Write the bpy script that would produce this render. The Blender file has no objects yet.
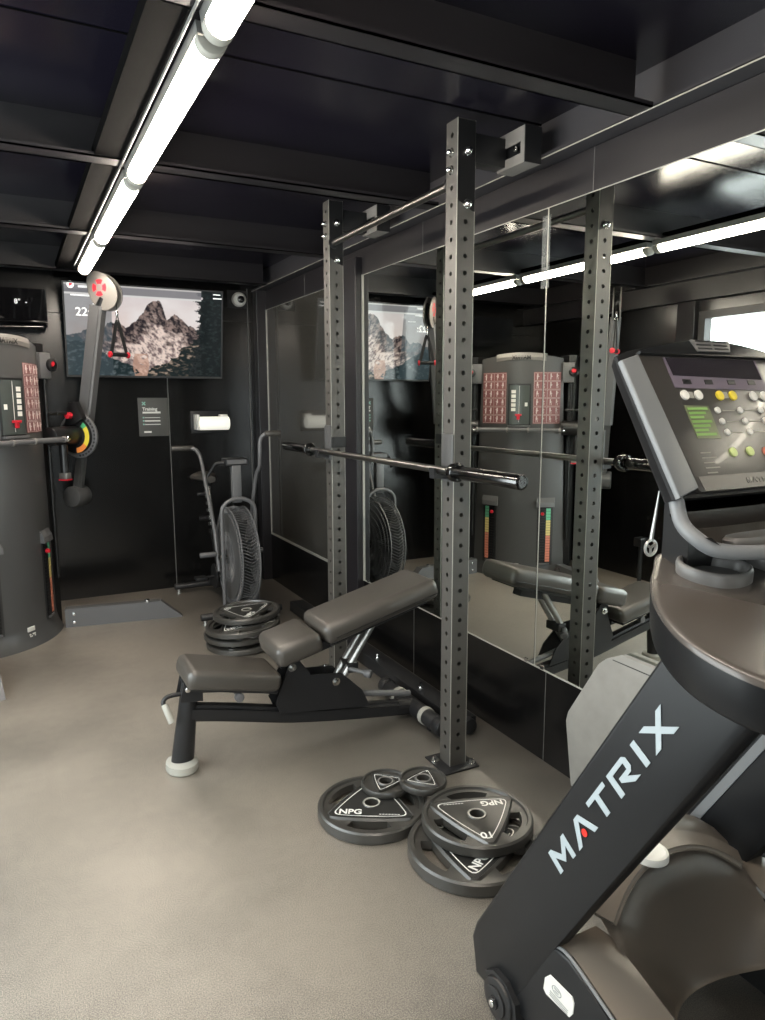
import bpy, bmesh, math, random
from mathutils import Vector, Matrix, noise
random.seed(7)
SC = bpy.context.scene
COL = SC.collection
PI = math.pi

# ------------------------------------------------------------------ camera
W, H = 765, 1020
FPX = 711.6
cam_d = bpy.data.cameras.new('camera')
cam = bpy.data.objects.new('camera', cam_d)
COL.objects.link(cam)
SC.camera = cam
pitch, yaw, roll = 0.1514, 0.4770, -0.0022
fw = Vector((math.sin(yaw) * math.cos(pitch), math.cos(yaw) * math.cos(pitch), -math.sin(pitch)))
rt = Vector((math.cos(yaw), -math.sin(yaw), 0))
up = rt.cross(fw)
r2 = math.cos(roll) * rt + math.sin(roll) * up
u2 = -math.sin(roll) * rt + math.cos(roll) * up
Mc = Matrix((r2, u2, -fw)).transposed().to_4x4()
Mc.translation = Vector((0, 0, 1.472))
cam.matrix_world = Mc
cam_d.sensor_fit = 'VERTICAL'
cam_d.sensor_height = 24.0
cam_d.lens = FPX / H * 24.0
cam_d.clip_start = 0.02
cam_d.clip_end = 200

# ------------------------------------------------------------------ world and exposure
wd = bpy.data.worlds.new('daylight')
SC.world = wd
wd.use_nodes = True
bg = wd.node_tree.nodes['Background']
bg.inputs[0].default_value = (0.93, 0.97, 1.0, 1)
bg.inputs[1].default_value = 9.0
SC.view_settings.view_transform = 'Standard'
SC.view_settings.look = 'None'
SC.view_settings.gamma = 1.0
SC.view_settings.use_curve_mapping = False
SC.view_settings.exposure = 0.0
TUBE_STRENGTH = 66.0

# ------------------------------------------------------------------ helpers
def tag(o, label=None, cat=None, group=None, kind=None):
    if label: o['label'] = label
    if cat: o['category'] = cat
    if group: o['group'] = group
    if kind: o['kind'] = kind
    return o

def thing(name, label, cat, loc=(0, 0, 0), rotz=0.0, group=None, rot=None):
    o = bpy.data.objects.new(name, None)
    COL.objects.link(o)
    o.empty_display_size = 0.05
    M = Matrix.Translation(loc) @ (rot.to_4x4() if rot is not None else Matrix.Rotation(rotz, 4, 'Z'))
    o.matrix_world = M
    o['_m'] = 0
    del o['_m']
    ROOTS[o.name] = M
    return tag(o, label, cat, group)
ROOTS = {}

def rootM(o):
    while o.parent is not None:
        o = o.parent
    return ROOTS.get(o.name, Matrix.Identity(4))

def obj(name, bm, mat, parent=None, local=False, smooth=40, label=None):
    """link bm as one mesh; geometry is given in world coordinates unless local"""
    me = bpy.data.meshes.new(name)
    if parent is not None and not local:
        bm.transform(rootM(parent).inverted())
    bmesh.ops.recalc_face_normals(bm, faces=bm.faces[:])
    bm.to_mesh(me)
    bm.free()
    if isinstance(mat, (list, tuple)):
        for m in mat: me.materials.append(m)
    else:
        me.materials.append(mat)
    if smooth:
        for p in me.polygons: p.use_smooth = True
        me.set_sharp_from_angle(angle=math.radians(smooth))
    o = bpy.data.objects.new(name, me)
    COL.objects.link(o)
    if parent is not None:
        o.parent = parent
    if label: o['label'] = label
    return o

def solo(name, bm, mat, label, cat, loc=(0, 0, 0), rot=None, group=None, smooth=40, local=True):
    """a thing that is one mesh"""
    M = Matrix.Translation(loc) @ (rot.to_4x4() if rot is not None else Matrix.Identity(4))
    if not local: bm.transform(M.inverted())
    o = obj(name, bm, mat, smooth=smooth)
    o.matrix_world = M
    ROOTS[o.name] = M
    return tag(o, label, cat, group)

def struct(name, bm, mat, parent=None, smooth=0):
    o = obj(name, bm, mat, parent, smooth=smooth)
    if parent is None: o['kind'] = 'structure'
    return o

def B(): return bmesh.new()

def box(bm, x0, x1, y0, y1, z0, z1, M=None, bev=0.0, seg=2, mi=0):
    x0, x1 = min(x0, x1), max(x0, x1); y0, y1 = min(y0, y1), max(y0, y1); z0, z1 = min(z0, z1), max(z0, z1)
    v = [bm.verts.new((x, y, z)) for x in (x0, x1) for y in (y0, y1) for z in (z0, z1)]
    fs = [bm.faces.new([v[i] for i in f]) for f in ((0, 1, 3, 2), (4, 6, 7, 5), (0, 4, 5, 1), (2, 3, 7, 6), (0, 2, 6, 4), (1, 5, 7, 3))]
    for f in fs: f.material_index = mi
    geo = v
    if bev > 0:
        es = list({e for f in fs for e in f.edges})
        r = bmesh.ops.bevel(bm, geom=es, offset=bev, segments=seg, profile=0.5, affect='EDGES', clamp_overlap=True)
        geo = list({q for f in r['faces'] for q in f.verts} | {q for q in v if q.is_valid})
        for f in r['faces']: f.material_index = mi
    if M is not None:
        bmesh.ops.transform(bm, matrix=M, verts=geo)
    return bm

def prism(bm, pts, axis, a0, a1, M=None, bev=0.0, seg=2, mi=0):
    """extrude a 2D polygon; axis 'x': pts are (y,z); 'y': (x,z); 'z': (x,y)"""
    def P(p, a):
        return {'x': (a, p[0], p[1]), 'y': (p[0], a, p[1]), 'z': (p[0], p[1], a)}[axis]
    A = [bm.verts.new(P(p, a0)) for p in pts]
    Bv = [bm.verts.new(P(p, a1)) for p in pts]
    fs = [bm.faces.new(A), bm.faces.new(Bv[::-1])]
    n = len(pts)
    for i in range(n):
        fs.append(bm.faces.new((A[i], A[(i + 1) % n], Bv[(i + 1) % n], Bv[i])))
    for f in fs: f.material_index = mi
    geo = A + Bv
    if bev > 0:
        es = list({e for f in fs[:2] for e in f.edges})
        r = bmesh.ops.bevel(bm, geom=es, offset=bev, segments=seg, profile=0.5, affect='EDGES', clamp_overlap=True)
        geo = list({q for f in r['faces'] for q in f.verts} | {q for q in geo if q.is_valid})
        for f in r['faces']: f.material_index = mi
    if M is not None:
        bmesh.ops.transform(bm, matrix=M, verts=geo)
    return bm

def frame_of(d):
    d = Vector(d).normalized()
    a = Vector((0, 0, 1)) if abs(d.z) < 0.9 else Vector((0, 1, 0))
    u = a.cross(d).normalized()
    v = d.cross(u)
    return u, v, d

def cyl(bm, p0, p1, r0, r1=None, n=20, caps=True, mi=0, bev=0.0):
    r1 = r0 if r1 is None else r1
    p0, p1 = Vector(p0), Vector(p1)
    u, v, d = frame_of(p1 - p0)
    prof = [(0, r0), ((p1 - p0).length, r1)]
    if bev > 0:
        L = (p1 - p0).length
        prof = [(0, r0 - bev), (bev * .3, r0 - bev * .3), (bev, r0), (L - bev, r1), (L - bev * .3, r1 - bev * .3), (L, r1 - bev)]
    rings = []
    for t, r in prof:
        rings.append([bm.verts.new(p0 + d * t + (u * math.cos(2 * PI * k / n) + v * math.sin(2 * PI * k / n)) * r) for k in range(n)])
    for a, b in zip(rings, rings[1:]):
        for k in range(n):
            f = bm.faces.new((a[k], a[(k + 1) % n], b[(k + 1) % n], b[k])); f.material_index = mi
    if caps:
        for rr in (rings[0][::-1], rings[-1]):
            f = bm.faces.new(rr); f.material_index = mi
    return bm

def lathe(bm, prof, M=None, n=32, mi=0, close=False):
    """prof: list of (r, z) around local Z"""
    rings = []
    geo = []
    for r, z in prof:
        if r < 1e-6:
            v = bm.verts.new((0, 0, z)); rings.append([v]); geo.append(v)
        else:
            rg = [bm.verts.new((r * math.cos(2 * PI * k / n), r * math.sin(2 * PI * k / n), z)) for k in range(n)]
            rings.append(rg); geo += rg
    pairs = list(zip(rings, rings[1:]))
    if close: pairs.append((rings[-1], rings[0]))
    for a, b in pairs:
        for k in range(n):
            k2 = (k + 1) % n
            if len(a) == 1 and len(b) == 1: continue
            if len(a) == 1: f = bm.faces.new((a[0], b[k2], b[k]))
            elif len(b) == 1: f = bm.faces.new((a[k], a[k2], b[0]))
            else: f = bm.faces.new((a[k], a[k2], b[k2], b[k]))
            f.material_index = mi
    if M is not None:
        bmesh.ops.transform(bm, matrix=M, verts=geo)
    return bm

def spline(pts, sub=8):
    pts = [Vector(p) for p in pts]
    P = [pts[0] * 2 - pts[1]] + pts + [pts[-1] * 2 - pts[-2]]
    out = []
    for i in range(1, len(P) - 2):
        a, b, c, d = P[i - 1], P[i], P[i + 1], P[i + 2]
        for k in range(sub):
            t = k / sub
            out.append(0.5 * ((2 * b) + (c - a) * t + (2 * a - 5 * b + 4 * c - d) * t * t + (3 * b - a - 3 * c + d) * t ** 3))
    out.append(pts[-1])
    return out

def sweep(bm, pts, r, n=12, flat=None, mi=0, caps=True):
    """tube along points; r number or list; flat=(a,b,upvector) gives rectangular section half sizes"""
    pts = [Vector(p) for p in pts]
    N = len(pts)
    prev = None
    rings = []
    for i, p in enumerate(pts):
        d = (pts[min(i + 1, N - 1)] - pts[max(i - 1, 0)]).normalized()
        if flat:
            a, b, uv = flat
            v = Vector(uv); v = (v - d * v.dot(d)).normalized(); u = v.cross(d)
            c = [(-a, -b), (a, -b), (a, b), (-a, b)]
            rings.append([bm.verts.new(p + u * x + v * y) for x, y in c])
            continue
        if prev is None:
            u, v, _ = frame_of(d)
        else:
            u = (prev - d * prev.dot(d)).normalized(); v = d.cross(u)
        prev = u
        rr = r[i] if isinstance(r, (list, tuple)) else r
        rings.append([bm.verts.new(p + (u * math.cos(2 * PI * k / n) + v * math.sin(2 * PI * k / n)) * rr) for k in range(n)])
    m = len(rings[0])
    for a, b in zip(rings, rings[1:]):
        for k in range(m):
            f = bm.faces.new((a[k], a[(k + 1) % m], b[(k + 1) % m], b[k])); f.material_index = mi
    if caps:
        for rg in (rings[0][::-1], rings[-1]):
            f = bm.faces.new(rg); f.material_index = mi
    return bm

def loft(bm, rings, closed=True, caps=True, mi=0):
    R = [[bm.verts.new(p) for p in rg] for rg in rings]
    m = len(R[0])
    for a, b in zip(R, R[1:]):
        for k in range(m if closed else m - 1):
            f = bm.faces.new((a[k], a[(k + 1) % m], b[(k + 1) % m], b[k])); f.material_index = mi
    if caps and closed:
        f = bm.faces.new(R[0][::-1]); f.material_index = mi
        f = bm.faces.new(R[-1]); f.material_index = mi
    return bm

def axesM(o, x, y, z=None):
    x = Vector(x).normalized(); y = Vector(y).normalized()
    z = x.cross(y).normalized() if z is None else Vector(z)
    M = Matrix((x, y, z)).transposed().to_4x4()
    M.translation = Vector(o)
    return M

def text(bm, s, size, M, depth=0.001, mi=0, bold=0.0, align='LEFT', shear=0.0):
    cu = bpy.data.curves.new('lettering', 'FONT')
    cu.body = s; cu.size = size; cu.extrude = depth; cu.offset = bold; cu.align_x = align; cu.shear = shear
    cu.resolution_u = 3
    o = bpy.data.objects.new('lettering', cu)
    me = bpy.data.meshes.new_from_object(o)
    me.transform(M)
    n0 = len(bm.faces)
    bm.from_mesh(me)
    bm.faces.ensure_lookup_table()
    for f in bm.faces[n0:]: f.material_index = mi
    bpy.data.objects.remove(o); bpy.data.curves.remove(cu); bpy.data.meshes.remove(me)
    return bm

# ------------------------------------------------------------------ materials
MATS = {}
def mat(name, col, rough=0.5, metal=0.0, spec=0.5, noise_amt=0.0, scale=20, bump=0.0, emis=None, estr=0.0, coat=0.0, rvar=0.0):
    m = bpy.data.materials.new(name)
    m.use_nodes = True
    nt = m.node_tree
    b = nt.nodes['Principled BSDF']
    b.inputs['Base Color'].default_value = (*col, 1)
    b.inputs['Roughness'].default_value = rough
    b.inputs['Metallic'].default_value = metal
    b.inputs['Specular IOR Level'].default_value = spec
    b.inputs['Coat Weight'].default_value = coat
    if emis:
        b.inputs['Emission Color'].default_value = (*emis, 1)
        b.inputs['Emission Strength'].default_value = estr
    tc = nt.nodes.new('ShaderNodeTexCoord')
    if noise_amt or bump or rvar:
        n = nt.nodes.new('ShaderNodeTexNoise')
        n.inputs['Scale'].default_value = scale
        n.inputs['Detail'].default_value = 5
        nt.links.new(tc.outputs['Object'], n.inputs['Vector'])
        if noise_amt:
            mr = nt.nodes.new('ShaderNodeMapRange')
            mr.inputs['To Min'].default_value = 1 - noise_amt; mr.inputs['To Max'].default_value = 1 + noise_amt
            nt.links.new(n.outputs['Fac'], mr.inputs['Value'])
            mx = nt.nodes.new('ShaderNodeMix'); mx.data_type = 'RGBA'; mx.blend_type = 'MULTIPLY'
            mx.inputs[0].default_value = 1
            mx.inputs[6].default_value = (*col, 1)
            nt.links.new(mr.outputs[0], mx.inputs[7])
            nt.links.new(mx.outputs[2], b.inputs['Base Color'])
        if rvar:
            m2 = nt.nodes.new('ShaderNodeMapRange')
            m2.inputs['To Min'].default_value = max(0, rough - rvar); m2.inputs['To Max'].default_value = min(1, rough + rvar)
            nt.links.new(n.outputs['Fac'], m2.inputs['Value'])
            nt.links.new(m2.outputs[0], b.inputs['Roughness'])
        if bump:
            bp = nt.nodes.new('ShaderNodeBump')
            bp.inputs['Strength'].default_value = bump
            bp.inputs['Distance'].default_value = 0.002
            nt.links.new(n.outputs['Fac'], bp.inputs['Height'])
            nt.links.new(bp.outputs[0], b.inputs['Normal'])
    MATS[name] = m
    return m

def floor_material():
    m = bpy.data.materials.new('speckled_rubber')
    m.use_nodes = True
    nt = m.node_tree; b = nt.nodes['Principled BSDF']
    tc = nt.nodes.new('ShaderNodeTexCoord')
    big = nt.nodes.new('ShaderNodeTexNoise'); big.inputs['Scale'].default_value = 1.3; big.inputs['Detail'].default_value = 6
    fine = nt.nodes.new('ShaderNodeTexNoise'); fine.inputs['Scale'].default_value = 320; fine.inputs['Detail'].default_value = 2
    mid = nt.nodes.new('ShaderNodeTexNoise'); mid.inputs['Scale'].default_value = 22; mid.inputs['Detail'].default_value = 6
    for n in (big, fine, mid): nt.links.new(tc.outputs['Object'], n.inputs['Vector'])
    r = nt.nodes.new('ShaderNodeValToRGB')
    r.color_ramp.elements[0].position = 0.33; r.color_ramp.elements[0].color = (0.052, 0.046, 0.037, 1)
    r.color_ramp.elements[1].position = 0.72; r.color_ramp.elements[1].color = (0.335, 0.292, 0.238, 1)
    a = nt.nodes.new('ShaderNodeMath'); a.operation = 'MULTIPLY_ADD'; a.inputs[1].default_value = 1.15; a.inputs[2].default_value = -0.395
    nt.links.new(fine.outputs['Fac'], a.inputs[0])
    c = nt.nodes.new('ShaderNodeMath'); c.operation = 'MULTIPLY_ADD'; c.inputs[1].default_value = 0.62
    nt.links.new(big.outputs['Fac'], c.inputs[0]); nt.links.new(a.outputs[0], c.inputs[2])
    d = nt.nodes.new('ShaderNodeMath'); d.operation = 'MULTIPLY_ADD'; d.inputs[1].default_value = 0.12
    nt.links.new(mid.outputs['Fac'], d.inputs[0]); nt.links.new(c.outputs[0], d.inputs[2])
    nt.links.new(d.outputs[0], r.inputs[0])
    # pale rubber chips
    vo = nt.nodes.new('ShaderNodeTexVoronoi'); vo.inputs['Scale'].default_value = 34
    nt.links.new(tc.outputs['Object'], vo.inputs['Vector'])
    lt = nt.nodes.new('ShaderNodeMath'); lt.operation = 'LESS_THAN'; lt.inputs[1].default_value = 0.045
    nt.links.new(vo.outputs['Distance'], lt.inputs[0])
    mx = nt.nodes.new('ShaderNodeMix'); mx.data_type = 'RGBA'
    mx.inputs[7].default_value = (0.32, 0.31, 0.28, 1)
    nt.links.new(lt.outputs[0], mx.inputs[0]); nt.links.new(r.outputs[0], mx.inputs[6])
    # shade along the mirror wall painted into the rubber colour, with a noisy edge
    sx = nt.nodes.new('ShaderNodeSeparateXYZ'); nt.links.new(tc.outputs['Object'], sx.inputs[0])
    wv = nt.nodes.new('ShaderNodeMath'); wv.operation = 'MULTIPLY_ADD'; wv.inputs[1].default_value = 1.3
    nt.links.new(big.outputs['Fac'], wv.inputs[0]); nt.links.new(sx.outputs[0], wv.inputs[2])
    wall_shade = nt.nodes.new('ShaderNodeMapRange'); wall_shade.interpolation_type = 'SMOOTHSTEP'
    wall_shade.inputs['From Min'].default_value = 1.15; wall_shade.inputs['From Max'].default_value = 2.15
    wall_shade.inputs['To Min'].default_value = 1.0; wall_shade.inputs['To Max'].default_value = 0.40
    nt.links.new(wv.outputs[0], wall_shade.inputs['Value'])
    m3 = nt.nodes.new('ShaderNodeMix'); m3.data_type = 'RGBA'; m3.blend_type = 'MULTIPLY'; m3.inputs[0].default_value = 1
    nt.links.new(mx.outputs[2], m3.inputs[6]); nt.links.new(wall_shade.outputs[0], m3.inputs[7])
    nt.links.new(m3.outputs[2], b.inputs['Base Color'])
    b.inputs['Roughness'].default_value = 0.50
    b.inputs['Specular IOR Level'].default_value = 1.0
    b.inputs['Coat Weight'].default_value = 0.65
    b.inputs['Coat Roughness'].default_value = 0.42
    b.inputs['Coat IOR'].default_value = 1.7
    bp = nt.nodes.new('ShaderNodeBump'); bp.inputs['Strength'].default_value = 0.35; bp.inputs['Distance'].default_value = 0.002
    nt.links.new(fine.outputs['Fac'], bp.inputs['Height']); nt.links.new(bp.outputs[0], b.inputs['Normal'])
    return m

def leather_material():
    m = mat('black_vinyl', (0.055, 0.049, 0.042), 0.36, spec=0.7, scale=320, bump=0.22)
    return m

def tape_mat():
    m = bpy.data.materials.new('clear_tape')
    m.use_nodes = True
    b = m.node_tree.nodes['Principled BSDF']
    b.inputs['Base Color'].default_value = (.8, .8, .78, 1)
    b.inputs['Roughness'].default_value = .35
    b.inputs['Alpha'].default_value = .14
    return m

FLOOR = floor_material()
WALL = mat('black_panel', (0.0045, 0.0043, 0.0043), 0.21, spec=0.5, scale=1.3, rvar=0.05)
GLOSSP = mat('glossy_black_panel', (0.042, 0.040, 0.035), 0.09, metal=0.0, spec=1.0, coat=0.6)
CEIL = mat('black_ceiling_sheet', (0.0075, 0.0065, 0.012), 0.24, spec=0.6, scale=1.2, rvar=0.06)
STEELB = mat('black_steel', (0.013, 0.013, 0.014), 0.42, spec=0.45)
STEELF = mat('satin_black_structure', (0.0125, 0.0112, 0.0130), 0.38, spec=0.5)
EDGE = mat('pale_edge_metal', (0.45, 0.44, 0.40), 0.4, metal=0.5)  # pale half-metallic colour for edge strips and trims
ALU = mat('brushed_aluminium', (0.55, 0.55, 0.53), 0.35, metal=0.9)
WHITE = mat('white_plastic', (0.78, 0.77, 0.72), 0.4)
CHROME = mat('chrome', (0.75, 0.75, 0.73), 0.14, metal=1.0)
BARST = mat('barbell_steel', (0.30, 0.295, 0.28), 0.28, metal=1.0, scale=500, bump=0.3)
SLEEVE = mat('dark_chrome', (0.12, 0.12, 0.12), 0.2, metal=1.0)
POWDER = mat('matt_black_powder_coat', (0.050, 0.046, 0.040), 0.46, spec=1.0, scale=600, bump=0.15)
VINYL = leather_material()
GREYR = mat('grey_rubber', (0.36, 0.35, 0.31), 0.6)
PLATE = mat('black_plate_rubber', (0.036, 0.034, 0.030), 0.36, spec=1.0, scale=90, noise_amt=0.15)
PLATED = mat('plate_centre_black', (0.014, 0.014, 0.013), 0.5)
MARK = mat('white_lettering', (0.80, 0.80, 0.76), 0.5)
GYM = mat('gym_grey_shroud', (0.070, 0.070, 0.070), 0.34, spec=0.5)
GYMD = mat('gym_dark_trim', (0.010, 0.010, 0.0105), 0.35)
GYML = mat('gym_grey_frame', (0.115, 0.115, 0.118), 0.38)
RED = mat('red_plastic', (0.60, 0.02, 0.035), 0.4)
PULLEY = mat('pale_pulley_cover', (0.20, 0.188, 0.175), 0.4)
TMB = mat('treadmill_black', (0.0085, 0.009, 0.010), 0.38, spec=0.32, scale=400, bump=0.05)
TMS = mat('treadmill_silver', (0.17, 0.178, 0.185), 0.42, metal=0.0)
TMH = mat('treadmill_hood', (0.165, 0.140, 0.115), 0.32, spec=0.55)
TMT = mat('treadmill_tray', (0.080, 0.070, 0.062), 0.27, spec=0.6)
TMF = mat('treadmill_face', (0.035, 0.031, 0.028), 0.34, spec=1.0, coat=0.1)
CUPM = mat('grey_cup_liner', (0.16, 0.155, 0.15), 0.4)
TEXTM = mat('pale_silver_print', (0.40, 0.46, 0.49), 0.4)
GLASSB = mat('black_glass', (0.006, 0.006, 0.007), 0.06, spec=0.6)
BOARD = mat('scuffed_grey_board', (0.25, 0.24, 0.22), 0.55, scale=14, noise_amt=0.22)
TUBE = mat('glowing_tube', (1, 1, 1), 0.5, emis=(1.0, 0.885, 0.75), estr=TUBE_STRENGTH)
LAMPW = mat('lit_white_cover', (0.6, 0.6, 0.52), 0.5, emis=(1.0, 0.98, 0.86), estr=.75)
SIGNM = mat('dark_grey_sign', (0.085, 0.085, 0.080), 0.5)
TEAL = mat('teal_print', (0.30, 0.62, 0.52), 0.5)
YELLOW = mat('yellow_print', (0.85, 0.68, 0.06), 0.5)
ORANGE = mat('orange_print', (0.85, 0.27, 0.06), 0.5)
GREEN = mat('green_print', (0.08, 0.45, 0.20), 0.5)
BELT = mat('treadmill_belt', (0.035, 0.033, 0.030), 0.7, scale=300, noise_amt=0.5, bump=0.4)
TAPE = tape_mat()
MIRROR = mat('mirror_silver', (0.80, 0.83, 0.79), 0.0, metal=1.0)

# ------------------------------------------------------------------ setting
XW = 1.855      # mirror plane
XL = -0.85      # left wall
YB = 5.70       # back wall
YF = -1.60      # wall behind the camera
ZC = 2.50
ZB = 2.194      # underside of the wall beam
ZR = 2.341

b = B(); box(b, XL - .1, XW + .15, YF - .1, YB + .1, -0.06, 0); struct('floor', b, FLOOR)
b = B(); box(b, XL - .1, XW + .15, YF - .1, YB + .1, ZC, ZC + .05); struct('ceiling', b, CEIL)
# back wall with two seams
b = B(); box(b, XL - .1, XW + .15, YB, YB + .08, 0, ZC)
wb = struct('wall_back', b, WALL)
b = B(); box(b, 1.082, 1.088, YB - .004, YB, .0, 1.70); struct('seam_trim', b, mat('seam_grey', (.12, .12, .115), .4), wb)
b = B(); box(b, 1.732, 1.737, YB - .006, YB, .0, 2.36); struct('seam_trim', b, MATS['seam_grey'], wb)
b = B(); box(b, XL, XW, YB - .006, YB, 2.10, 2.104); struct('seam_trim', b, GYMD, wb)
# front wall (behind camera)
DX0, DX1, DZ1 = -.72, .18, 2.08  # opening for the added door
b = B(); box(b, XL - .1, DX0, YF - .08, YF, 0, ZC); box(b, DX1, XW + .15, YF - .08, YF, 0, ZC); box(b, DX0, DX1, YF - .08, YF, DZ1, ZC)
struct('wall_front', b, WALL)
# right wall behind the mirrors
b = B(); box(b, XW + .012, XW + .15, YF, YB, 0, ZC); wr = struct('wall_right', b, WALL)
# lower panels below the mirrors
edges = [YF, 0.55, 2.145, 3.838]
for i in range(3):
    b = B(); box(b, XW, XW + .012, edges[i] + .0015, edges[i + 1] - .0015, 0, .384)
    o = struct('wall_panel', b, WALL, wr)
b = B(); box(b, XW - .002, XW + .012, YF, 3.838, .384, .390); struct('mirror_ledge', b, EDGE, wr)
b = B()
for y in (2.145, 3.22): box(b, XW - .0015, XW, y - .0012, y + .0012, 0, .384)
struct('panel_joint', b, MATS['seam_grey'], wr)
# glossy black door panel
b = B(); box(b, XW + .002, XW + .012, 4.12, 5.60, .40, ZB)
struct('door_1', b, GLOSSP)
b = B(); box(b, XW - .004, XW + .012, 4.12, 5.60, .385, .40); box(b, XW - .004, XW + .012, 5.592, 5.60, .40, ZB)
struct('trim_1', b, EDGE)
b = B(); box(b, XW, XW + .012, 4.1, 5.62, 0, .385); struct('baseboard_right', b, WALL)
# steel posts
b = B(); box(b, 1.812, XW + .03, 3.842, 4.115, 0, ZB + .1, bev=.004); struct('trim_2', b, STEELF)
b = B(); box(b, 1.78, XW + .03, 5.605, YB, 0, ZR, bev=.004); struct('trim_3', b, STEELF)
b = B(); box(b, XW - .006, XW + .006, 3.829, 3.838, .385, ZB); struct('trim_4', b, EDGE)
# wall beams (right / left) and rails
b = B(); box(b, XW, XW + .12, YF, YB, ZB, ZR)
beam = struct('trim_5', b, STEELF)
b = B()
box(b, XW - .0015, XW + .02, YF, YB, ZB - .003, ZB)
struct('beam_edge', b, EDGE, beam)
b = B()
for y in (.6, 1.985, 3.15, 4.75): box(b, XW - .001, XW, y, y + .003, ZB, ZR)
struct('beam_joint', b, MATS['seam_grey'], beam)
b = B()
box(b, 1.773, XW + .02, YF, YB, ZR, ZR + .006)
box(b, 1.773, 1.777, YF, YB, ZR - .003, ZR + .012)
box(b, XW - .004, XW + .02, YF, YB, ZR, ZC)
rail = struct('trim_6', b, mat('rail_grey', (.040, .038, .042), .42))
b = B(); box(b, 1.7715, 1.773, YF, YB, ZR - .003, ZR + .001); struct('rail_edge', b, EDGE, rail)
b = B()
box(b, XL - .05, XL + .07, YF, YB, 2.20, ZC)
box(b, XL + .07, XL + .15, YF, YB, ZR, ZR + .006)
struct('trim_7', b, STEELF)
# cross beams, C sections
for i, yb in enumerate((-.79, .44, 1.66, 2.875, 4.12, 5.32)):
    b = B()
    box(b, XL + .07, 1.773, yb + .075, yb + .082, ZR, ZC)
    box(b, XL + .07, 1.773, yb, yb + .082, ZR, ZR + .006)
    box(b, XL + .07, 1.773, yb, yb + .004, ZR, ZR + .016)
    struct('trim_%d' % (8 + i), b, STEELF)
# sheet joints on the ceiling between beams
b = B()
for yb in (-.15, 1.05, 2.27, 3.5, 4.75): box(b, XL, XW, yb, yb + .006, ZC - .003, ZC)
box(b, .330, .436, YF, YB, ZR + .007, ZR + .05)
struct('trim_14', b, mat('flat_black_channel', (.0022, .0020, .0020), .8, spec=.04))

# left wall around the window
WY0, WY1, WZ0, WZ1 = 0.75, 3.72, 0.42, 2.12
b = B()
box(b, XL - .08, XL, YF, WY0, 0, ZC); box(b, XL - .08, XL, WY1, YB, 0, ZC)
box(b, XL - .08, XL, WY0, WY1, 0, WZ0); box(b, XL - .08, XL, WY0, WY1, WZ1, ZC)
wl = struct('wall_left', b, WALL)
b = B()
box(b, XL - .02, XL + .035, 3.74, 3.90, 0, 2.2, bev=.003)
struct('wall_post', b, STEELF, wl)
b = B()
fwid = .055
box(b, XL - .06, XL + .012, WY0, WY1, WZ1 - fwid, WZ1); box(b, XL - .06, XL + .012, WY0, WY1, WZ0, WZ0 + fwid)
for y in (WY0, 2.2, WY1 - fwid): box(b, XL - .06, XL + .012, y, y + fwid, WZ0 + fwid, WZ1 - fwid)
win = struct('window_1', b, mat('anthracite_frame', (.03, .03, .032), .35))
gm = bpy.data.materials.new('window_glass'); gm.use_nodes = True
gt = gm.node_tree; gt.nodes.remove(gt.nodes['Principled BSDF'])
g1 = gt.nodes.new('ShaderNodeBsdfTransparent'); g1.inputs[0].default_value = (.93, .95, .94, 1)
g2 = gt.nodes.new('ShaderNodeBsdfGlossy'); g2.inputs['Roughness'].default_value = .02
g3 = gt.nodes.new('ShaderNodeMixShader'); g3.inputs[0].default_value = .06
gt.links.new(g1.outputs[0], g3.inputs[1]); gt.links.new(g2.outputs[0], g3.inputs[2])
gt.links.new(g3.outputs[0], gt.nodes['Material Output'].inputs['Surface'])
b = B(); box(b, XL - .032, XL - .028, WY0 + .05, WY1 - .05, WZ0 + .05, WZ1 - .05)
struct('pane', b, gm, win)
b = B()
box(b, DX0, DX0 + .06, YF - .06, YF - .01, 0, DZ1); box(b, DX1 - .06, DX1, YF - .06, YF - .01, 0, DZ1)
box(b, DX0 + .06, DX1 - .06, YF - .06, YF - .01, DZ1 - .06, DZ1); box(b, DX0 + .06, DX1 - .06, YF - .06, YF - .01, 0, .10)
added_door = struct('door_added', b, MATS['anthracite_frame'])  # added unseen door; its daylight puts a reflection on the treadmill hood
b = B(); box(b, DX0 + .055, DX1 - .055, YF - .037, YF - .033, .09, DZ1 - .055); struct('pane', b, gm, added_door)  # glass of the added unseen door
b = B(); sweep(b, [(DX1 - .10, YF - .012, .85), (DX1 - .10, YF + .045, .87), (DX1 - .10, YF + .045, 1.23), (DX1 - .10, YF - .012, 1.25)], .011, n=10); struct('added_door_handle', b, ALU, added_door, smooth=50)
pl = bpy.data.lights.new('added_door_portal', 'AREA'); pl.shape = 'RECTANGLE'; pl.size = DX1 - DX0; pl.size_y = DZ1  # light portal in the added door opening
pl.cycles.is_portal = True
po = bpy.data.objects.new('added_door_portal', pl); COL.objects.link(po)
po.matrix_world = axesM(((DX0 + DX1) / 2, YF - .09, DZ1 / 2), (1, 0, 0), (0, 0, 1), (0, -1, 0))
pl = bpy.data.lights.new('window_daylight', 'AREA'); pl.shape = 'RECTANGLE'; pl.size = WZ1 - WZ0; pl.size_y = WY1 - WY0
pl.cycles.is_portal = True
po = bpy.data.objects.new('window_daylight', pl); COL.objects.link(po)
po.matrix_world = axesM((XL - .09, (WY0 + WY1) / 2, (WZ0 + WZ1) / 2), (0, 0, 1), (0, 1, 0), (-1, 0, 0))

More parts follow.
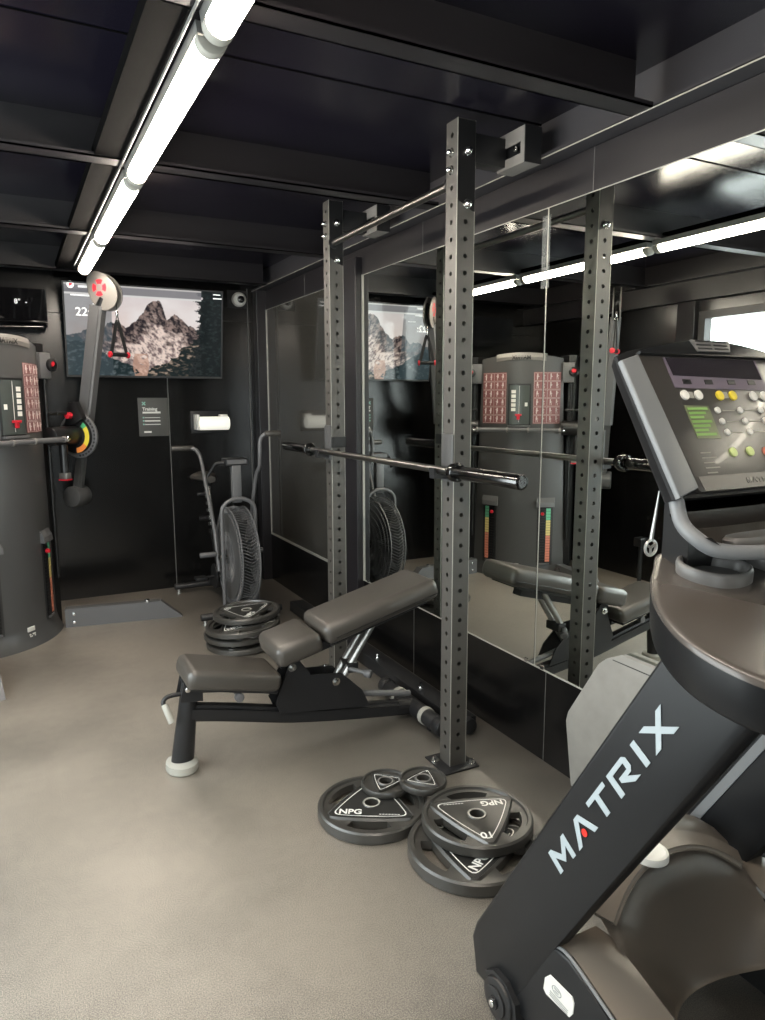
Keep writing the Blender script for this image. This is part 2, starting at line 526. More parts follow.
# ------------------------------------------------------------------ mirrors
def mirror(y0, y1, label):
    t = thing('wall_mirror', label, 'mirror', (XW, (y0 + y1) / 2, .39), group='wall mirrors')
    b = B(); box(b, XW, XW + .006, y0, y1, .390, ZB - .003); obj('glass', b, MIRROR, t, smooth=0)
    b = B(); box(b, XW - .0012, XW + .0005, y1 - .004, y1, .392, ZB - .003); obj('edge_strip', b, EDGE, t, smooth=0)
    for y in (y0 + .05, y1 - .05):
        b = B(); box(b, XW - .004, XW + .001, y - .01, y + .01, .388, .402); obj('clip', b, CHROME, t)
    return t
ma = mirror(2.224, 3.828, 'tall wall mirror between the steel post and the bright vertical joint')
mb = mirror(-.60, 2.220, 'tall wall mirror behind the treadmill, right of the bright vertical joint')
b = B(); box(b, XW - .001, XW + .0003, 2.205, 2.250, 1.90, 2.165)
solo('clear_tape', b, TAPE, 'strip of clear tape stuck across the top of the mirror joint', 'tape', (XW, 2.226, 1.9), local=False, smooth=0)

# ------------------------------------------------------------------ LED tubes
tubes = [(-.62, .50), (.60, 1.745), (1.785, 2.945), (2.985, 4.105), (4.145, 5.10)]
tl = ['LED tube light on the ceiling above and behind the camera', 'nearest LED tube light in the ceiling row, cut off by the top edge',
      'long bright LED tube light, second in the ceiling row from the near end', 'third LED tube light of the ceiling row, mid length',
      'farthest LED tube light of the row, above the television']
for (y0, y1), lab in zip(tubes, tl):
    xc = .480
    t = thing('led_tube_light', lab, 'ceiling light', (xc, (y0 + y1) / 2, ZR), group='LED tubes in a row on the ceiling beams')
    b = B(); prism(b, [(xc - .040, ZR), (xc - .036, 2.315), (xc + .036, 2.315), (xc + .040, ZR)], 'y', y0, y1)
    obj('housing', b, ALU, t, smooth=0)
    b = B()
    pr = [(xc + .034 * math.cos(a), 2.312 + .034 * math.sin(a)) for a in [PI + PI * k / 10 for k in range(11)]]
    prism(b, pr, 'y', y0 + .035, y1 - .035); obj('diffuser', b, TUBE, t)
    for ya, yb2 in ((y0, y0 + .035), (y1 - .035, y1)):
        b = B()
        pr = [(xc + .037 * math.cos(a), 2.312 + .037 * math.sin(a)) for a in [PI + PI * k / 10 for k in range(11)]]
        prism(b, pr, 'y', ya, yb2, bev=.003); obj('end_cap', b, GREYR, t)
b = B(); sweep(b, [(.425, -1.2, 2.335), (.425, 5.1, 2.335)], .004, n=8)
tag(obj('cable_conduit', b, ALU), 'thin pale conduit running along the left side of the LED row', 'conduit')

# ------------------------------------------------------------------ squat rack
HOLE0, SP, UW = 2.417, 0.060, 0.0755
XA, YA, YBu = 1.516, 2.2706, 3.437
def perforated(bm, axis, fixed, c, mi_in=1):
    """one tube face with round holes: axis 'y' face at y=fixed centred x=c ; axis 'x' face at x=fixed centred y=c"""
    hw = UW / 2; r = .0088; n = 12
    def P(a, z, dep=0):
        return (c + a, fixed + dep, z) if axis == 'y' else (fixed + dep, c + a, z)
    inn = .005 if axis == 'y' else (.005 if fixed < XA else -.005)
    zlo0 = HOLE0 - 39 * SP - SP / 2
    def quad(z0, z1):
        bm.faces.new([bm.verts.new(P(*q)) for q in ((-hw, z0), (hw, z0), (hw, z1), (-hw, z1))])
    quad(0.006, zlo0)
    quad(HOLE0 + SP / 2, 2.466)
    for k in range(40):
        zc = HOLE0 - k * SP
        outer = []
        for j in range(n):
            a = 2 * PI * (j + .5) / n
            ca, sa = math.cos(a), math.sin(a)
            s = min(hw / abs(ca) if abs(ca) > 1e-6 else 9, (SP / 2) / abs(sa) if abs(sa) > 1e-6 else 9)
            outer.append(bm.verts.new(P(ca * s, zc + sa * s)))
        # square the corners
        inner = [bm.verts.new(P(r * math.cos(2 * PI * (j + .5) / n), zc + r * math.sin(2 * PI * (j + .5) / n))) for j in range(n)]
        deep = [bm.verts.new(P(r * math.cos(2 * PI * (j + .5) / n), zc + r * math.sin(2 * PI * (j + .5) / n), inn)) for j in range(n)]
        for j in range(n):
            j2 = (j + 1) % n
            bm.faces.new((outer[j], outer[j2], inner[j2], inner[j]))
            f = bm.faces.new((inner[j], inner[j2], deep[j2], deep[j]))
        # corner triangles
        for cx, cz in ((hw, SP / 2), (-hw, SP / 2), (-hw, -SP / 2), (hw, -SP / 2)):
            a = math.atan2(cz, cx) % (2 * PI)
            j = int(a / (2 * PI / n) - .5) % n
            j2 = (j + 1) % n
            try: bm.faces.new((outer[j], bm.verts.new(P(cx, zc + cz)), outer[j2]))
            except Exception: pass

rack = thing('squat_rack', 'black perforated two-post squat rack standing against the mirror wall', 'squat rack', (XA, 2.89, 0))
for yu in (YA, YBu):
    b = B()
    perforated(b, 'y', yu, XA)
    perforated(b, 'x', XA - UW / 2, yu + UW / 2)
    perforated(b, 'x', XA + UW / 2, yu + UW / 2)
    v = lambda *p: b.verts.new(p)
    h = UW / 2
    b.faces.new([v(XA - h, yu + UW, .006), v(XA + h, yu + UW, .006), v(XA + h, yu + UW, 2.466), v(XA - h, yu + UW, 2.466)])
    b.faces.new([v(XA - h, yu, 2.466), v(XA + h, yu, 2.466), v(XA + h, yu + UW, 2.466), v(XA - h, yu + UW, 2.466)])
    bmesh.ops.remove_doubles(b, verts=b.verts[:], dist=1e-5)
    up_o = obj('upright', b, POWDER, rack, smooth=0)
    # pale strips along the front corners
    b = B(); box(b, XA - h - .0008, XA - h + .0016, yu - .0008, yu + .0016, .006, 2.466); box(b, XA + h - .0014, XA + h + .0006, yu - .0006, yu + .0012, .006, 2.466)
    obj('edge', b, EDGE, up_o, smooth=0)
    for (k, side) in ((1, 'y'), (4, 'y'), (1, 'x'), (2, 'x')):
        z = HOLE0 - k * SP
        b = B()
        if side == 'y':
            z = {1: HOLE0 - SP, 4: HOLE0 - 4 * SP}[k]
            cyl(b, (XA + .003, yu, z), (XA + .003, yu - .0065, z), .017, n=20)
            lathe(b, [(.0135, 0), (.0135, .006), (.011, .013), (.006, .018), (0, .0195)], axesM((XA + .003, yu - .006, z), (1, 0, 0), (0, 0, 1), (0, -1, 0)), n=16)
        else:
            cyl(b, (XA - h, yu + h, z), (XA - h - .004, yu + h, z), .016, n=20)
            lathe(b, [(.0125, 0), (.0125, .006), (.0105, .013), (.006, .018), (0, .0195)], axesM((XA - h - .004, yu + h, z), (0, 1, 0), (0, 0, 1), (-1, 0, 0)), n=16)
        obj('bolt', b, CHROME, up_o)
    b = B(); z1 = HOLE0 + .045; z0 = HOLE0 - 4 * SP - .022
    prism(b, [(XA - h + .001, z1), (XA + h - .001, z1), (XA + h - .001, z0), (XA + .030, z0), (XA - h + .001, z0 + .035)], 'y', yu - .0022, yu - .0002)
    gp_ = obj('gusset_plate', b, GYMD, rack, smooth=0, label='dark plate on the front of the upright top')
    # foot plate
    b = B(); box(b, XA - .085, XA + .075, yu - .045, yu + .12, 0, .007, bev=.002); pb = obj('base_plate', b, STEELB, rack, label='square black foot plate with chrome bolts')
    for dx, dy in ((-.065, .07), (.057, -.018), (-.06, -.03)):
        if dx == -.06: continue
        b = B(); cyl(b, (XA + dx, yu + dy, .007), (XA + dx, yu + dy, .012), .018, n=16); cyl(b, (XA + dx, yu + dy, .012), (XA + dx, yu + dy, .026), .013, .009, n=12)
        obj('bolt', b, CHROME, pb)
    # arm to the wall with slotted bracket
    b = B(); box(b, XA + h, 1.70, yu + .012, yu + .075, 2.33, 2.43, bev=.002); arm = obj('wall_arm', b, STEELB, rack)
    b = B()
    M = Matrix.Identity(4)
    z0, z1, y0, y1 = 2.335, 2.435, yu - .10, yu + .06
    xb = 1.695
    box(b, xb, xb + .005, y0, y1, 2.395, 2.445); box(b, xb, xb + .005, y0, y1, 2.325, 2.355)
    box(b, xb, xb + .005, y0, y0 + .022, 2.355, 2.395); box(b, xb, xb + .005, y1 - .025, y1, 2.355, 2.395)
    box(b, xb, xb + .072, y0, y1, 2.320, 2.325)
    obj('slotted_bracket', b, PULLEY, arm, smooth=0, label='pale slotted wall bracket')
    b = B(); box(b, xb + .001, xb + .074, y0 - .004, y0 + .0, 2.320, 2.445); obj('bracket_side', b, STEELB, arm, smooth=0)
    b = B(); box(b, xb + .02, xb + .03, y0 + .01, y1, 2.33, 2.44); obj('bracket_backing', b, STEELB, arm)
    b = B(); cyl(b, (xb + .02, y0 + .045, 2.375), (xb - .012, y0 + .045, 2.375), .010, n=12, bev=.002); obj('bracket_bolt', b, CHROME, arm)
# pull-up bar
b = B(); zp = 2.262
cyl(b, (XA - .012, YA + .01, zp), (XA - .012, YBu, zp), .0155, n=18)
pu = obj('pull_up_bar', b, BARST, rack)
for y_ in (YBu - .008, YA + UW):
    b = B(); cyl(b, (XA - .012, y_, zp), (XA - .012, y_ + .008, zp), .03, n=20); obj('flange', b, STEELB, pu)
# low rail on the floor
b = B(); box(b, 1.665, 1.765, 2.50, 4.66, 0, .07, bev=.003); cyl(b, (1.715, 2.47, .04), (1.715, 2.51, .04), .036, n=20, bev=.006); rb = obj('base_rail', b, STEELB, rack)
for y in (2.66, 2.88, 3.35, 4.2):
    b = B(); cyl(b, (1.70, y, .07), (1.70, y, .078), .014, n=12); cyl(b, (1.70, y, .078), (1.70, y, .10), .008, n=6)
    obj('rail_bolt', b, CHROME, rb)
# J hooks
BX, BZ = 1.436, 1.214
for yu in (YA, YBu):
    b = B(); h = UW / 2
    yc = yu + h
    box(b, XA - h - .008, XA - h, yc - .040, yc + .040, BZ - .045, BZ + .135, bev=.002)
    jh = obj('j_hook', b, GYM, rack, label='grey j hook under the barbell')
    b = B()
    prism(b, [(XA - h - .008, BZ - .035), (BX - .030, BZ - .032), (BX - .034, BZ + .008), (BX - .026, BZ + .008), (BX - .020, BZ - .0155), (XA - h - .008, BZ - .0155)], 'y', yc - .018, yc + .018)
    obj('cradle', b, STEELB, jh, smooth=0)
    if yu < 3: continue
    b = B(); box(b, XA - h, XA + h, yu - .007, yu - .0005, BZ + .02, BZ + .075, bev=.001)
    box(b, XA + h, XA + h + .006, yu - .007, yu + .06, BZ + .02, BZ + .075)
    obj('wrap_plate', b, STEELB, jh, smooth=0)

# barbell
bar = thing('barbell', 'long steel barbell without plates resting in the rack hooks', 'barbell', (BX, 2.92, BZ))
b = B(); cyl(b, (BX, 2.20, BZ), (BX, 3.64, BZ), .0142, n=20); obj('shaft', b, BARST, bar)
for ya, yb2, yc in ((1.806, 2.178, 2.19), (4.030, 3.66, 3.646)):
    b = B(); cyl(b, (BX, yb2, BZ), (BX, ya, BZ), .025, n=28, bev=.002)
    s = obj('sleeve', b, SLEEVE, bar)
    sg = 1 if ya > 3 else -1
    b = B(); cyl(b, (BX, yc - .014 * 1, BZ), (BX, yc + .014, BZ), .036, n=28, bev=.003); cyl(b, (BX, yc - sg * .014, BZ), (BX, yc - sg * .04, BZ), .022, n=24)
    obj('collar', b, SLEEVE, bar)
    b = B(); cyl(b, (BX, ya, BZ), (BX, ya + sg * .003, BZ), .017, n=24)
    text(b, 'I I', .02, axesM((BX, ya + sg * .0035, BZ - .007), (-sg * -1, 0, 0), (0, 0, 1)), .0005, align='CENTER')
    obj('end_cap', b, SLEEVE, s)

# ------------------------------------------------------------------ weight plates
def tri_r(th, R, d, vmax, bow=.10):
    """bowed triangle boundary; corners at 90,210,330 deg"""
    best = 1e9
    for c in (30, 150, 270):
        a = math.cos(th - math.radians(c))
        if a > .2:
            dd = d * (1 + bow * (1 - min(1, abs(math.tan(math.acos(min(1, a)))) / 1.6) ** 2))
            best = min(best, dd / a)
    return min(best, vmax) * R

def plate_mesh(R, T, slots=True, hub=.0255, d=.47):
    bm = B()
    N = 108
    vmax = .86
    radii_cols = []
    for k in range(N):
        th = 2 * PI * k / N
        rt_ = tri_r(th, R, d, vmax)
        rs0 = min(rt_ + .035 * R, .885 * R)
        rs1 = .80 * R
        radii_cols.append((th, [hub, hub + .006, hub + .008, rt_ * .985, rt_, rs0, max(rs1, rs0 + .005 * R), .89 * R if rs0 < .87 * R else .895 * R, .905 * R, .97 * R, R, R]))
    zt = [T, T + .001, T - .002, T - .002, T + .0, T - .008, T - .008, T - .008, T, T, T - .006, T * .5]
    def isslot(k, i):
        if not slots or i != 5: return False
        th = math.degrees(radii_cols[k][0] + PI / N)
        for c in (30, 150, 270):
            if abs((th - c + 180) % 360 - 180) < 31: return True
        return False
    top = [[bm.verts.new((r * math.cos(th), r * math.sin(th), zt[i])) for i, r in enumerate(rr)] for th, rr in radii_cols]
    bot = [[bm.verts.new((r * math.cos(th), r * math.sin(th), T - zt[i] if i != 11 else T * .5)) for i, r in enumerate(rr)] for th, rr in radii_cols]
    M_ = len(zt)
    for k in range(N):
        k2 = (k + 1) % N
        for i in range(M_ - 1):
            if isslot(k, i):
                bm.faces.new((top[k][i], top[k2][i], bot[k2][i], bot[k][i]))
                bm.faces.new((top[k][i + 1], top[k2][i + 1], bot[k2][i + 1], bot[k][i + 1]))
                for kk, ko in ((k, (k - 1) % N), (k2, k2)):
                    if not isslot(ko, i):
                        bm.faces.new((top[kk][i], top[kk][i + 1], bot[kk][i + 1], bot[kk][i]))
                continue
            f = bm.faces.new((top[k][i], top[k2][i], top[k2][i + 1], top[k][i + 1]))
            if i in (2,): f.material_index = 1
            bm.faces.new((bot[k][i], bot[k][i + 1], bot[k2][i + 1], bot[k2][i]))
        bm.faces.new((top[k][0], top[k2][0], bot[k2][0], bot[k][0]))
    bmesh.ops.remove_doubles(bm, verts=bm.verts[:], dist=1e-6)
    return bm

def add_plate(name, R, T, loc, rz, tilt=(0, 0), label='', slots=True, num='10', dark=True, group='weight plates lying on the floor', d=.47):
    rot = (Matrix.Rotation(tilt[0], 3, 'X') @ Matrix.Rotation(tilt[1], 3, 'Y') @ Matrix.Rotation(rz, 3, 'Z'))
    o = solo(name, plate_mesh(R, T, slots, d=d), [PLATE, PLATED if dark else PLATE], label, 'weight plate', loc, rot, group, smooth=35)
    # white printed triangle and lettering
    b = B(); N = 90; z = T - .0013
    rin = lambda th, s: tri_r(th, R, d * .86, .74) * s
    for k in range(N):
        a0, a1 = 2 * PI * k / N, 2 * PI * (k + 1) / N
        w = .965 if R > .12 else .94
        q = [(rin(a0, w), a0), (rin(a1, w), a1), (rin(a1, 1), a1), (rin(a0, 1), a0)]
        b.faces.new([b.verts.new((r * math.cos(a), r * math.sin(a), z)) for r, a in q])
    s = R / .2
    sz = .042 * s if R > .12 else .035 * s
    # logo in one corner, weight in the other, small print in the third
    def corner(cd, string, size, rr, flip=0):
        a = math.radians(cd)
        c = Vector((math.cos(a), math.sin(a), 0)) * (R * rr)
        xd = Vector((-math.sin(a), math.cos(a), 0)); yd = Vector((-math.cos(a), -math.sin(a), 0))
        if flip: xd, yd = -xd, -yd
        M = axesM(c + Vector((0, 0, z)), xd, yd)
        text(b, string, size, M, .0003, bold=.0006 * s, align='CENTER')
    corner(330, num, sz * (1.15 if R > .12 else .62), .56, 1)
    a = math.radians(60)
    if R > .12:
        # logo and small print run along one side of the triangle
        aa = math.radians(150)
        nrm = Vector((math.cos(aa), math.sin(aa), 0)); tx = Vector((-nrm.y, nrm.x, 0))
        base = nrm * (R * d * .80) + Vector((0, 0, z))
        text(b, 'NPG', sz * 1.0, axesM(base - tx * (.58 * R), tx, -nrm), .0003, bold=.0010 * s)
        for q in range(7): box(b, (.16 + q * .055) * R, (.16 + q * .055 + .042) * R, 0, .018 * R, 0, .0002, axesM(base, tx, -nrm))
    b2 = b
    me_o = obj('printed_marking', b2, MARK, o, local=True, smooth=0, label='white triangle outline and lettering')
    b = B()
    lathe(b, [(.0255, T + .0012), (.031 if R > .12 else .029, T + .0012), (.033 if R > .12 else .031, T - .002), (.0255, T - .002)], n=36, close=True)
    obj('hub_ring', b, GREYR if R > .12 else PULLEY, o, local=True)
    return o

add_plate('weight_plate', .194, .043, (1.055, 2.132, 0), math.radians(90), label='black rubber plate lying flat on the floor, left of the near plates', num='15')
add_plate('weight_plate', .092, .022, (1.150, 2.205, .0435), math.radians(15), (.0, .0), 'small black plate, left of the two small ones on top of the flat plate', False, '2.5', d=.42)
add_plate('weight_plate', .088, .024, (1.262, 2.118, .0668), math.radians(75), (.0, .0), 'small black plate resting on another small plate, beside the stack of two', False, '5', d=.42)
add_plate('weight_plate', .214, .046, (1.244, 1.768, 0), math.radians(147), label='largest black plate lying under the one marked 10, partly hidden by the treadmill mast', num='20')
add_plate('weight_plate', .188, .040, (1.309, 1.839, .0475), math.radians(-79), (.0, -.0), label='worn greyish plate marked 10 on top of the largest plate', slots=True, num='10', dark=False)
# far stack behind the bench
gs = 'weight plates stacked behind the bench'
add_plate('weight_plate', .215, .034, (1.160, 4.115, .012), .4, (.03, -.05), 'bottom plate of the far stack behind the bench', group=gs)
add_plate('weight_plate', .215, .034, (1.150, 4.130, .064), 1.4, (.03, -.05), 'second plate from below in the far slanted stack', group=gs)
add_plate('weight_plate', .222, .034, (1.160, 4.090, .120), 2.2, (-.01, -.07), 'third plate from below in the far slanted stack', group=gs)
add_plate('weight_plate', .205, .034, (1.205, 4.16, .172), 2.9, (.0, -.06), 'top plate of the far stack with its white triangle showing', group=gs)

# ------------------------------------------------------------------ adjustable bench
bench = thing('adjustable_bench', 'black vinyl adjustable weight bench with raised backrest on grey feet', 'weight bench', (1.05, 2.77, 0))
CY = 2.77
def pad(bm, x0, z0, x1, z1, th, y0, y1, bev=.03, taper=0):
    """cushion whose lower near edge runs (x0,z0)-(x1,z1)"""
    L = math.hypot(x1 - x0, z1 - z0); a = math.atan2(z1 - z0, x1 - x0)
    M = Matrix.Translation((x0, 0, z0)) @ Matrix.Rotation(-a, 4, 'Y')
    n0 = len(bm.verts)
    box(bm, 0, L, y0, y1, 0, th, bev=bev, seg=5)
    bm.verts.ensure_lookup_table()
    vs = bm.verts[n0:]
    for v in vs:
        t = v.co.x / L
        w = 1 + taper * t
        v.co.y = CY + (v.co.y - CY) * w
        v.co.z += .006 * math.sin(PI * t) * (v.co.z / th)
    bmesh.ops.transform(bm, matrix=M, verts=vs)
    return bm
b = B(); pad(b, .520, .372, .900, .288, .082, 2.645, 2.895, taper=-.05); seat = obj('seat_pad', b, VINYL, bench, smooth=60)
b = B(); pad(b, .545, .362, .890, .284, .014, 2.665, 2.875, bev=.004); obj('seat_board', b, STEELB, seat)
b = B(); pad(b, .898, .390, 1.098, .440, .090, 2.635, 2.905); lp = obj('lumbar_pad', b, VINYL, bench, smooth=60)
b = B(); pad(b, 1.108, .455, 1.660, .602, .092, 2.630, 2.910, bev=.034); bp_ = obj('backrest_pad', b, VINYL, bench, smooth=60)
b = B(); pad(b, 1.13, .450, 1.60, .575, .014, 2.66, 2.88, bev=.004); obj('back_board', b, STEELB, bp_)
# seams on the pads
def seam(x0, z0, x1, z1, y):
    b = B(); sweep(b, [(x0, y, z0), (x1, y, z1)], .0022, n=6); return b
obj('seam', seam(1.14, .495, 1.635, .625, 2.629), GYMD, bp_)
# main beam
b = B()
sweep(b, spline([(.555, CY, .236), (.66, CY, .214), (.78, CY, .186), (1.0, CY, .134), (1.3, CY, .086), (1.575, CY, .050)], 6), 0, flat=(.032, .034, (0, 0, 1)))
bmesh.ops.recalc_face_normals(b, faces=b.faces[:])
bmesh.ops.bevel(b, geom=[e for e in b.edges if abs((e.verts[0].co - e.verts[1].co).normalized().x) > .8], offset=.014, segments=3, affect='EDGES')
obj('main_beam', b, STEELB, bench, smooth=60)
# upper guide rail
b = B(); cyl(b, (1.0, CY - .02, .235), (1.56, CY - .02, .125), .014, n=14); obj('guide_rail', b, GYML, bench)
# front leg
b = B()
rings = []
for t in range(9):
    f = t / 8
    z = .035 + (.37 - .035) * f; x = .517 + .045 * f
    rx, ry = .046 - .012 * f, .036 - .004 * f
    rings.append([(x + rx * math.cos(2 * PI * k / 20), CY + ry * math.sin(2 * PI * k / 20), z) for k in range(20)])
loft(b, rings); leg = obj('front_leg', b, STEELB, bench, smooth=50)
b = B(); lathe(b, [(0, 0), (.062, 0), (.068, .008), (.066, .034), (.050, .042), (0, .042)], Matrix.Translation((.515, CY, 0)) @ Matrix.Diagonal((.95, 1.12, 1, 1)), n=32)
obj('rubber_foot', b, GREYR, leg, label='pale grey rubber foot')
b = B(); cyl(b, (.54, CY - .06, .352), (.54, CY + .06, .352), .011, n=14, bev=.002); obj('pivot_bolt', b, CHROME, leg)
b = B()
prism(b, [(.51, .30), (.60, .29), (.60, .372), (.53, .385)], 'y', CY - .045, CY - .039)
prism(b, [(.51, .30), (.60, .29), (.60, .372), (.53, .385)], 'y', CY + .039, CY + .045)
obj('seat_bracket', b, STEELB, bench, smooth=0)
b = B(); sweep(b, spline([(.56, CY, .315), (.48, CY, .318), (.452, CY - .005, .30), (.458, CY - .02, .275)], 6), .009, n=12); hd = obj('carry_handle', b, STEELB, bench)
b = B(); cyl(b, (.455, CY - .013, .292), (.475, CY - .05, .225), .014, n=16, bev=.004); obj('handle_grip', b, GREYR, hd, label='grey handle grip')
# side plates and adjusters
for sy in (-1, 1):
    b = B(); y = CY + sy * .048
    prism(b, [(.90, .215), (.97, .395), (1.00, .405), (1.06, .315), (1.20, .30), (1.30, .205), (1.34, .120), (.92, .170)], 'y', y - .003, y + .003)
    sp = obj('side_plate', b, STEELB, bench, smooth=0)
    for x, z in ((.975, .365), (1.175, .265)):
        b = B(); cyl(b, (x, y, z), (x, y + sy * .007, z), .018, n=18); cyl(b, (x, y + sy * .007, z), (x, y + sy * .018, z), .010, n=6)
        obj('bolt', b, CHROME, sp)
b = B(); cyl(b, (1.17, CY - .03, .20), (1.38, CY - .03, .515), .016, n=16); cyl(b, (1.17, CY + .03, .20), (1.38, CY + .03, .515), .016, n=16)
sup = obj('backrest_strut', b, ALU, bench)
b = B(); cyl(b, (1.24, CY - .04, .31), (1.30, CY - .11, .30), .010, n=12); cyl(b, (1.29, CY - .10, .301), (1.31, CY - .125, .299), .018, n=16, bev=.004)
obj('pull_pin', b, GYML, sup)
b = B(); box(b, 1.235, 1.285, CY - .05, CY + .05, .29, .335, bev=.005); obj('sliding_collar', b, STEELB, sup)
b = B(); sweep(b, [(.93, CY, .375), (1.10, CY, .42), (1.52, CY, .53)], 0, flat=(.03, .018, (0, 0, 1))); obj('back_frame', b, STEELB, bench, smooth=0)
b = B(); sweep(b, [(.60, CY, .335), (.90, CY, .285)], 0, flat=(.03, .016, (0, 0, 1))); obj('seat_frame', b, STEELB, bench, smooth=0)
b = B(); cyl(b, (.735, CY - .035, .295), (.735, CY - .09, .295), .009, n=12); cyl(b, (.735, CY - .075, .295), (.735, CY - .10, .295), .019, n=14, bev=.004)
obj('seat_pull_pin', b, GYML, bench)
# rear foot
b = B(); cyl(b, (1.59, 2.49, .048), (1.59, 3.06, .048), .038, n=24, bev=.006); rf = obj('rear_foot_tube', b, STEELB, bench)
for y in (2.645, 2.90):
    b = B(); cyl(b, (1.59, y - .014, .048), (1.59, y + .014, .048), .042, n=24, bev=.003); obj('collar', b, GREYR, rf, label='grey ring on the foot tube')
b = B(); cyl(b, (1.50, CY, .065), (1.59, CY, .05), .034, n=16); obj('beam_socket', b, STEELB, bench)
for y in (2.52, 3.03):
    b = B(); cyl(b, (1.59, y - .025, .05), (1.59, y + .025, .05), .0415, n=20, bev=.004); obj('foot_cap', b, STEELB, rf)
for y in (2.60, 2.95):
    b = B(); box(b, 1.575, 1.605, y - .015, y + .015, 0, .02, bev=.002); obj('foot_pad', b, STEELB, rf)

# ------------------------------------------------------------------ television
TX0, TX1 = .368, 1.473
tilt = math.atan2(.115, .655)
TO = Vector((TX0, 5.555, 1.648))
TU = Vector((0, -.115, .655)).normalized()
TN = Vector((0, -TU.z, TU.y))
def TVP(x, h, d=0): return TO + Vector((x, 0, 0)) + TU * h + TN * d
TM = axesM(TO, (1, 0, 0), TU)
TW, TH = 1.105, .650
tv = thing('television', 'large wall television showing a rocky mountain range under a pale sky', 'television', (TX0 + TW / 2, 5.55, 1.64))
b = B(); box(b, 0, TW, 0, TH, -.045, -.004, TM, bev=.004); obj('housing', b, GLASSB, tv)
b = B()
for q in ((0, TW, 0, .014), (0, TW, TH - .010, TH), (0, .010, .014, TH - .01), (TW - .010, TW, .014, TH - .01)):
    box(b, q[0], q[1], q[2], q[3], -.006, .003, TM)
obj('bezel', b, mat('tv_bezel', (.05, .05, .052), .3), tv)
b = B(); box(b, TW * .3, TW * .7, .15, .5, -.09, -.045, TM); box(b, TX0 + TW * .4, TX0 + TW * .6, 5.56, YB - .001, 1.88, 2.0); obj('wall_bracket', b, STEELB, tv)
# picture
GX, GY_ = 260, 150
pw, ph = TW - .02, TH - .024
me = bpy.data.meshes.new('screen_picture')
verts = [(.010 + pw * i / GX, .014 + ph * j / GY_, .0) for j in range(GY_ + 1) for i in range(GX + 1)]
faces = [(j * (GX + 1) + i, j * (GX + 1) + i + 1, (j + 1) * (GX + 1) + i + 1, (j + 1) * (GX + 1) + i) for j in range(GY_) for i in range(GX)]
me.from_pydata(verts, [], faces)
ca = me.color_attributes.new('Col', 'FLOAT_COLOR', 'POINT')
def N(x, y, s, o=4, seed=0): return noise.fractal(Vector((x * s + seed, y * s, seed * 1.7)), 1.0, 2.0, o)
def mixc(a, b_, t):
    t = max(0, min(1, t)); return tuple(a[i] * (1 - t) + b_[i] * t for i in range(3))
def ridge(u):
    pts = [(0, .44), (.10, .50), (.20, .49), (.25, .58), (.31, .60), (.36, .54), (.42, .60), (.465, .71), (.50, .80), (.535, .86), (.575, .85), (.605, .78), (.63, .65), (.68, .72), (.72, .69), (.77, .60), (.85, .55), (1, .45)]
    for (a, h0), (c, h1) in zip(pts, pts[1:]):
        if u <= c: return h0 + (h1 - h0) * (u - a) / (c - a)
    return .45
vals = []
for j in range(GY_ + 1):
    v = j / GY_
    for i in range(GX + 1):
        u = i / GX
        sky = mixc((.88, .74, .68), (.76, .70, .71), (v - .5) * 2)
        cl = N(u, v, 5, 4, 3); sky = mixc(sky, (.90, .84, .82), .4 + cl)
        rh = ridge(u) + .030 * N(u, 0, 18, 3, 1) + .010 * N(u, 0, 60, 2, 2)
        c = sky
        if v < rh:
            n1 = N(u * 1.6 + .3 * v, v * .7, 30, 5, 5); n2 = N(u + .5 * v, v * .5, 75, 3, 8)
            t = n1 + .6 * n2
            rock = mixc((.025, .020, .025), (.36, .26, .23), .30 + 1.0 * t)
            dep = rh - v
            snow = mixc((.20, .14, .14), (.92, .74, .65), .62 + 1.25 * t)
            c = mixc(rock, snow, (dep - .17) * 6 + 1.1 * N(u + v, v, 12, 4, 9))
            e1 = .055 * N(u, v, 13, 4, 12); e2 = .07 * N(u, v, 10, 4, 13)
            vl = .47 - .92 * u + e1
            vr = (u - .47) * 1.18 + e2
            if v < vl + .10: c = mixc(c, (.10, .09, .10), .55 * (1 if N(u, v, 25, 3, 30) > -.1 else 0))
            if v < vl: c = mixc((.012, .026, .030), (.13, .16, .17), N(u, v, 34, 4, 15) * 1.3 - .05)
            if v < vr and u > .44: c = mixc((.010, .018, .019), (.40, .30, .23), N(u * .8 + v * .6, v - u * .5, 30, 4, 17) * 2.2 - .15)
            if v < vr - .16 and u > .5: c = mixc(c, (.008, .016, .017), .75)
            if abs(u - .455) < .055 - .12 * abs(v - .13) + .02 * e1 and v < .26 and N(u, v, 18, 3, 18) > -.1: c = mixc(c, (.62, .36, .26), .7)
        # conifers on the right
        te = .86 - .03 * ((v * 9) % 1) - .10 * max(0, .62 - v) + .03 * N(0, v, 20, 3, 20)
        if u > te: c = mixc((.006, .010, .011), (.03, .045, .045), N(u, v, 40, 3, 21))
        if u < .86 and u > te - .012 and N(u, v, 80, 2, 22) > .05: c = (.02, .025, .027)
        # interface overlay
        if u < .28 and v < .935 - 0 and v > .0: c = mixc(c, (.10, .135, .155), .62 if v > .38 else .35)
        if v > .90 and u < .86: c = mixc(c, (.20, .20, .215), .88)
        if .885 < v <= .90 and u < .86: c = (.80, .78, .76)
        if v > .985 and u < .86: c = (.62, .60, .58)
        vals += [*c, 1.0]
ca.data.foreach_set('color', vals)
sm = bpy.data.materials.new('tv_picture'); sm.use_nodes = True
nt = sm.node_tree; bs = nt.nodes['Principled BSDF']
bs.inputs['Base Color'].default_value = (.01, .01, .01, 1); bs.inputs['Roughness'].default_value = .12
at = nt.nodes.new('ShaderNodeVertexColor'); at.layer_name = 'Col'
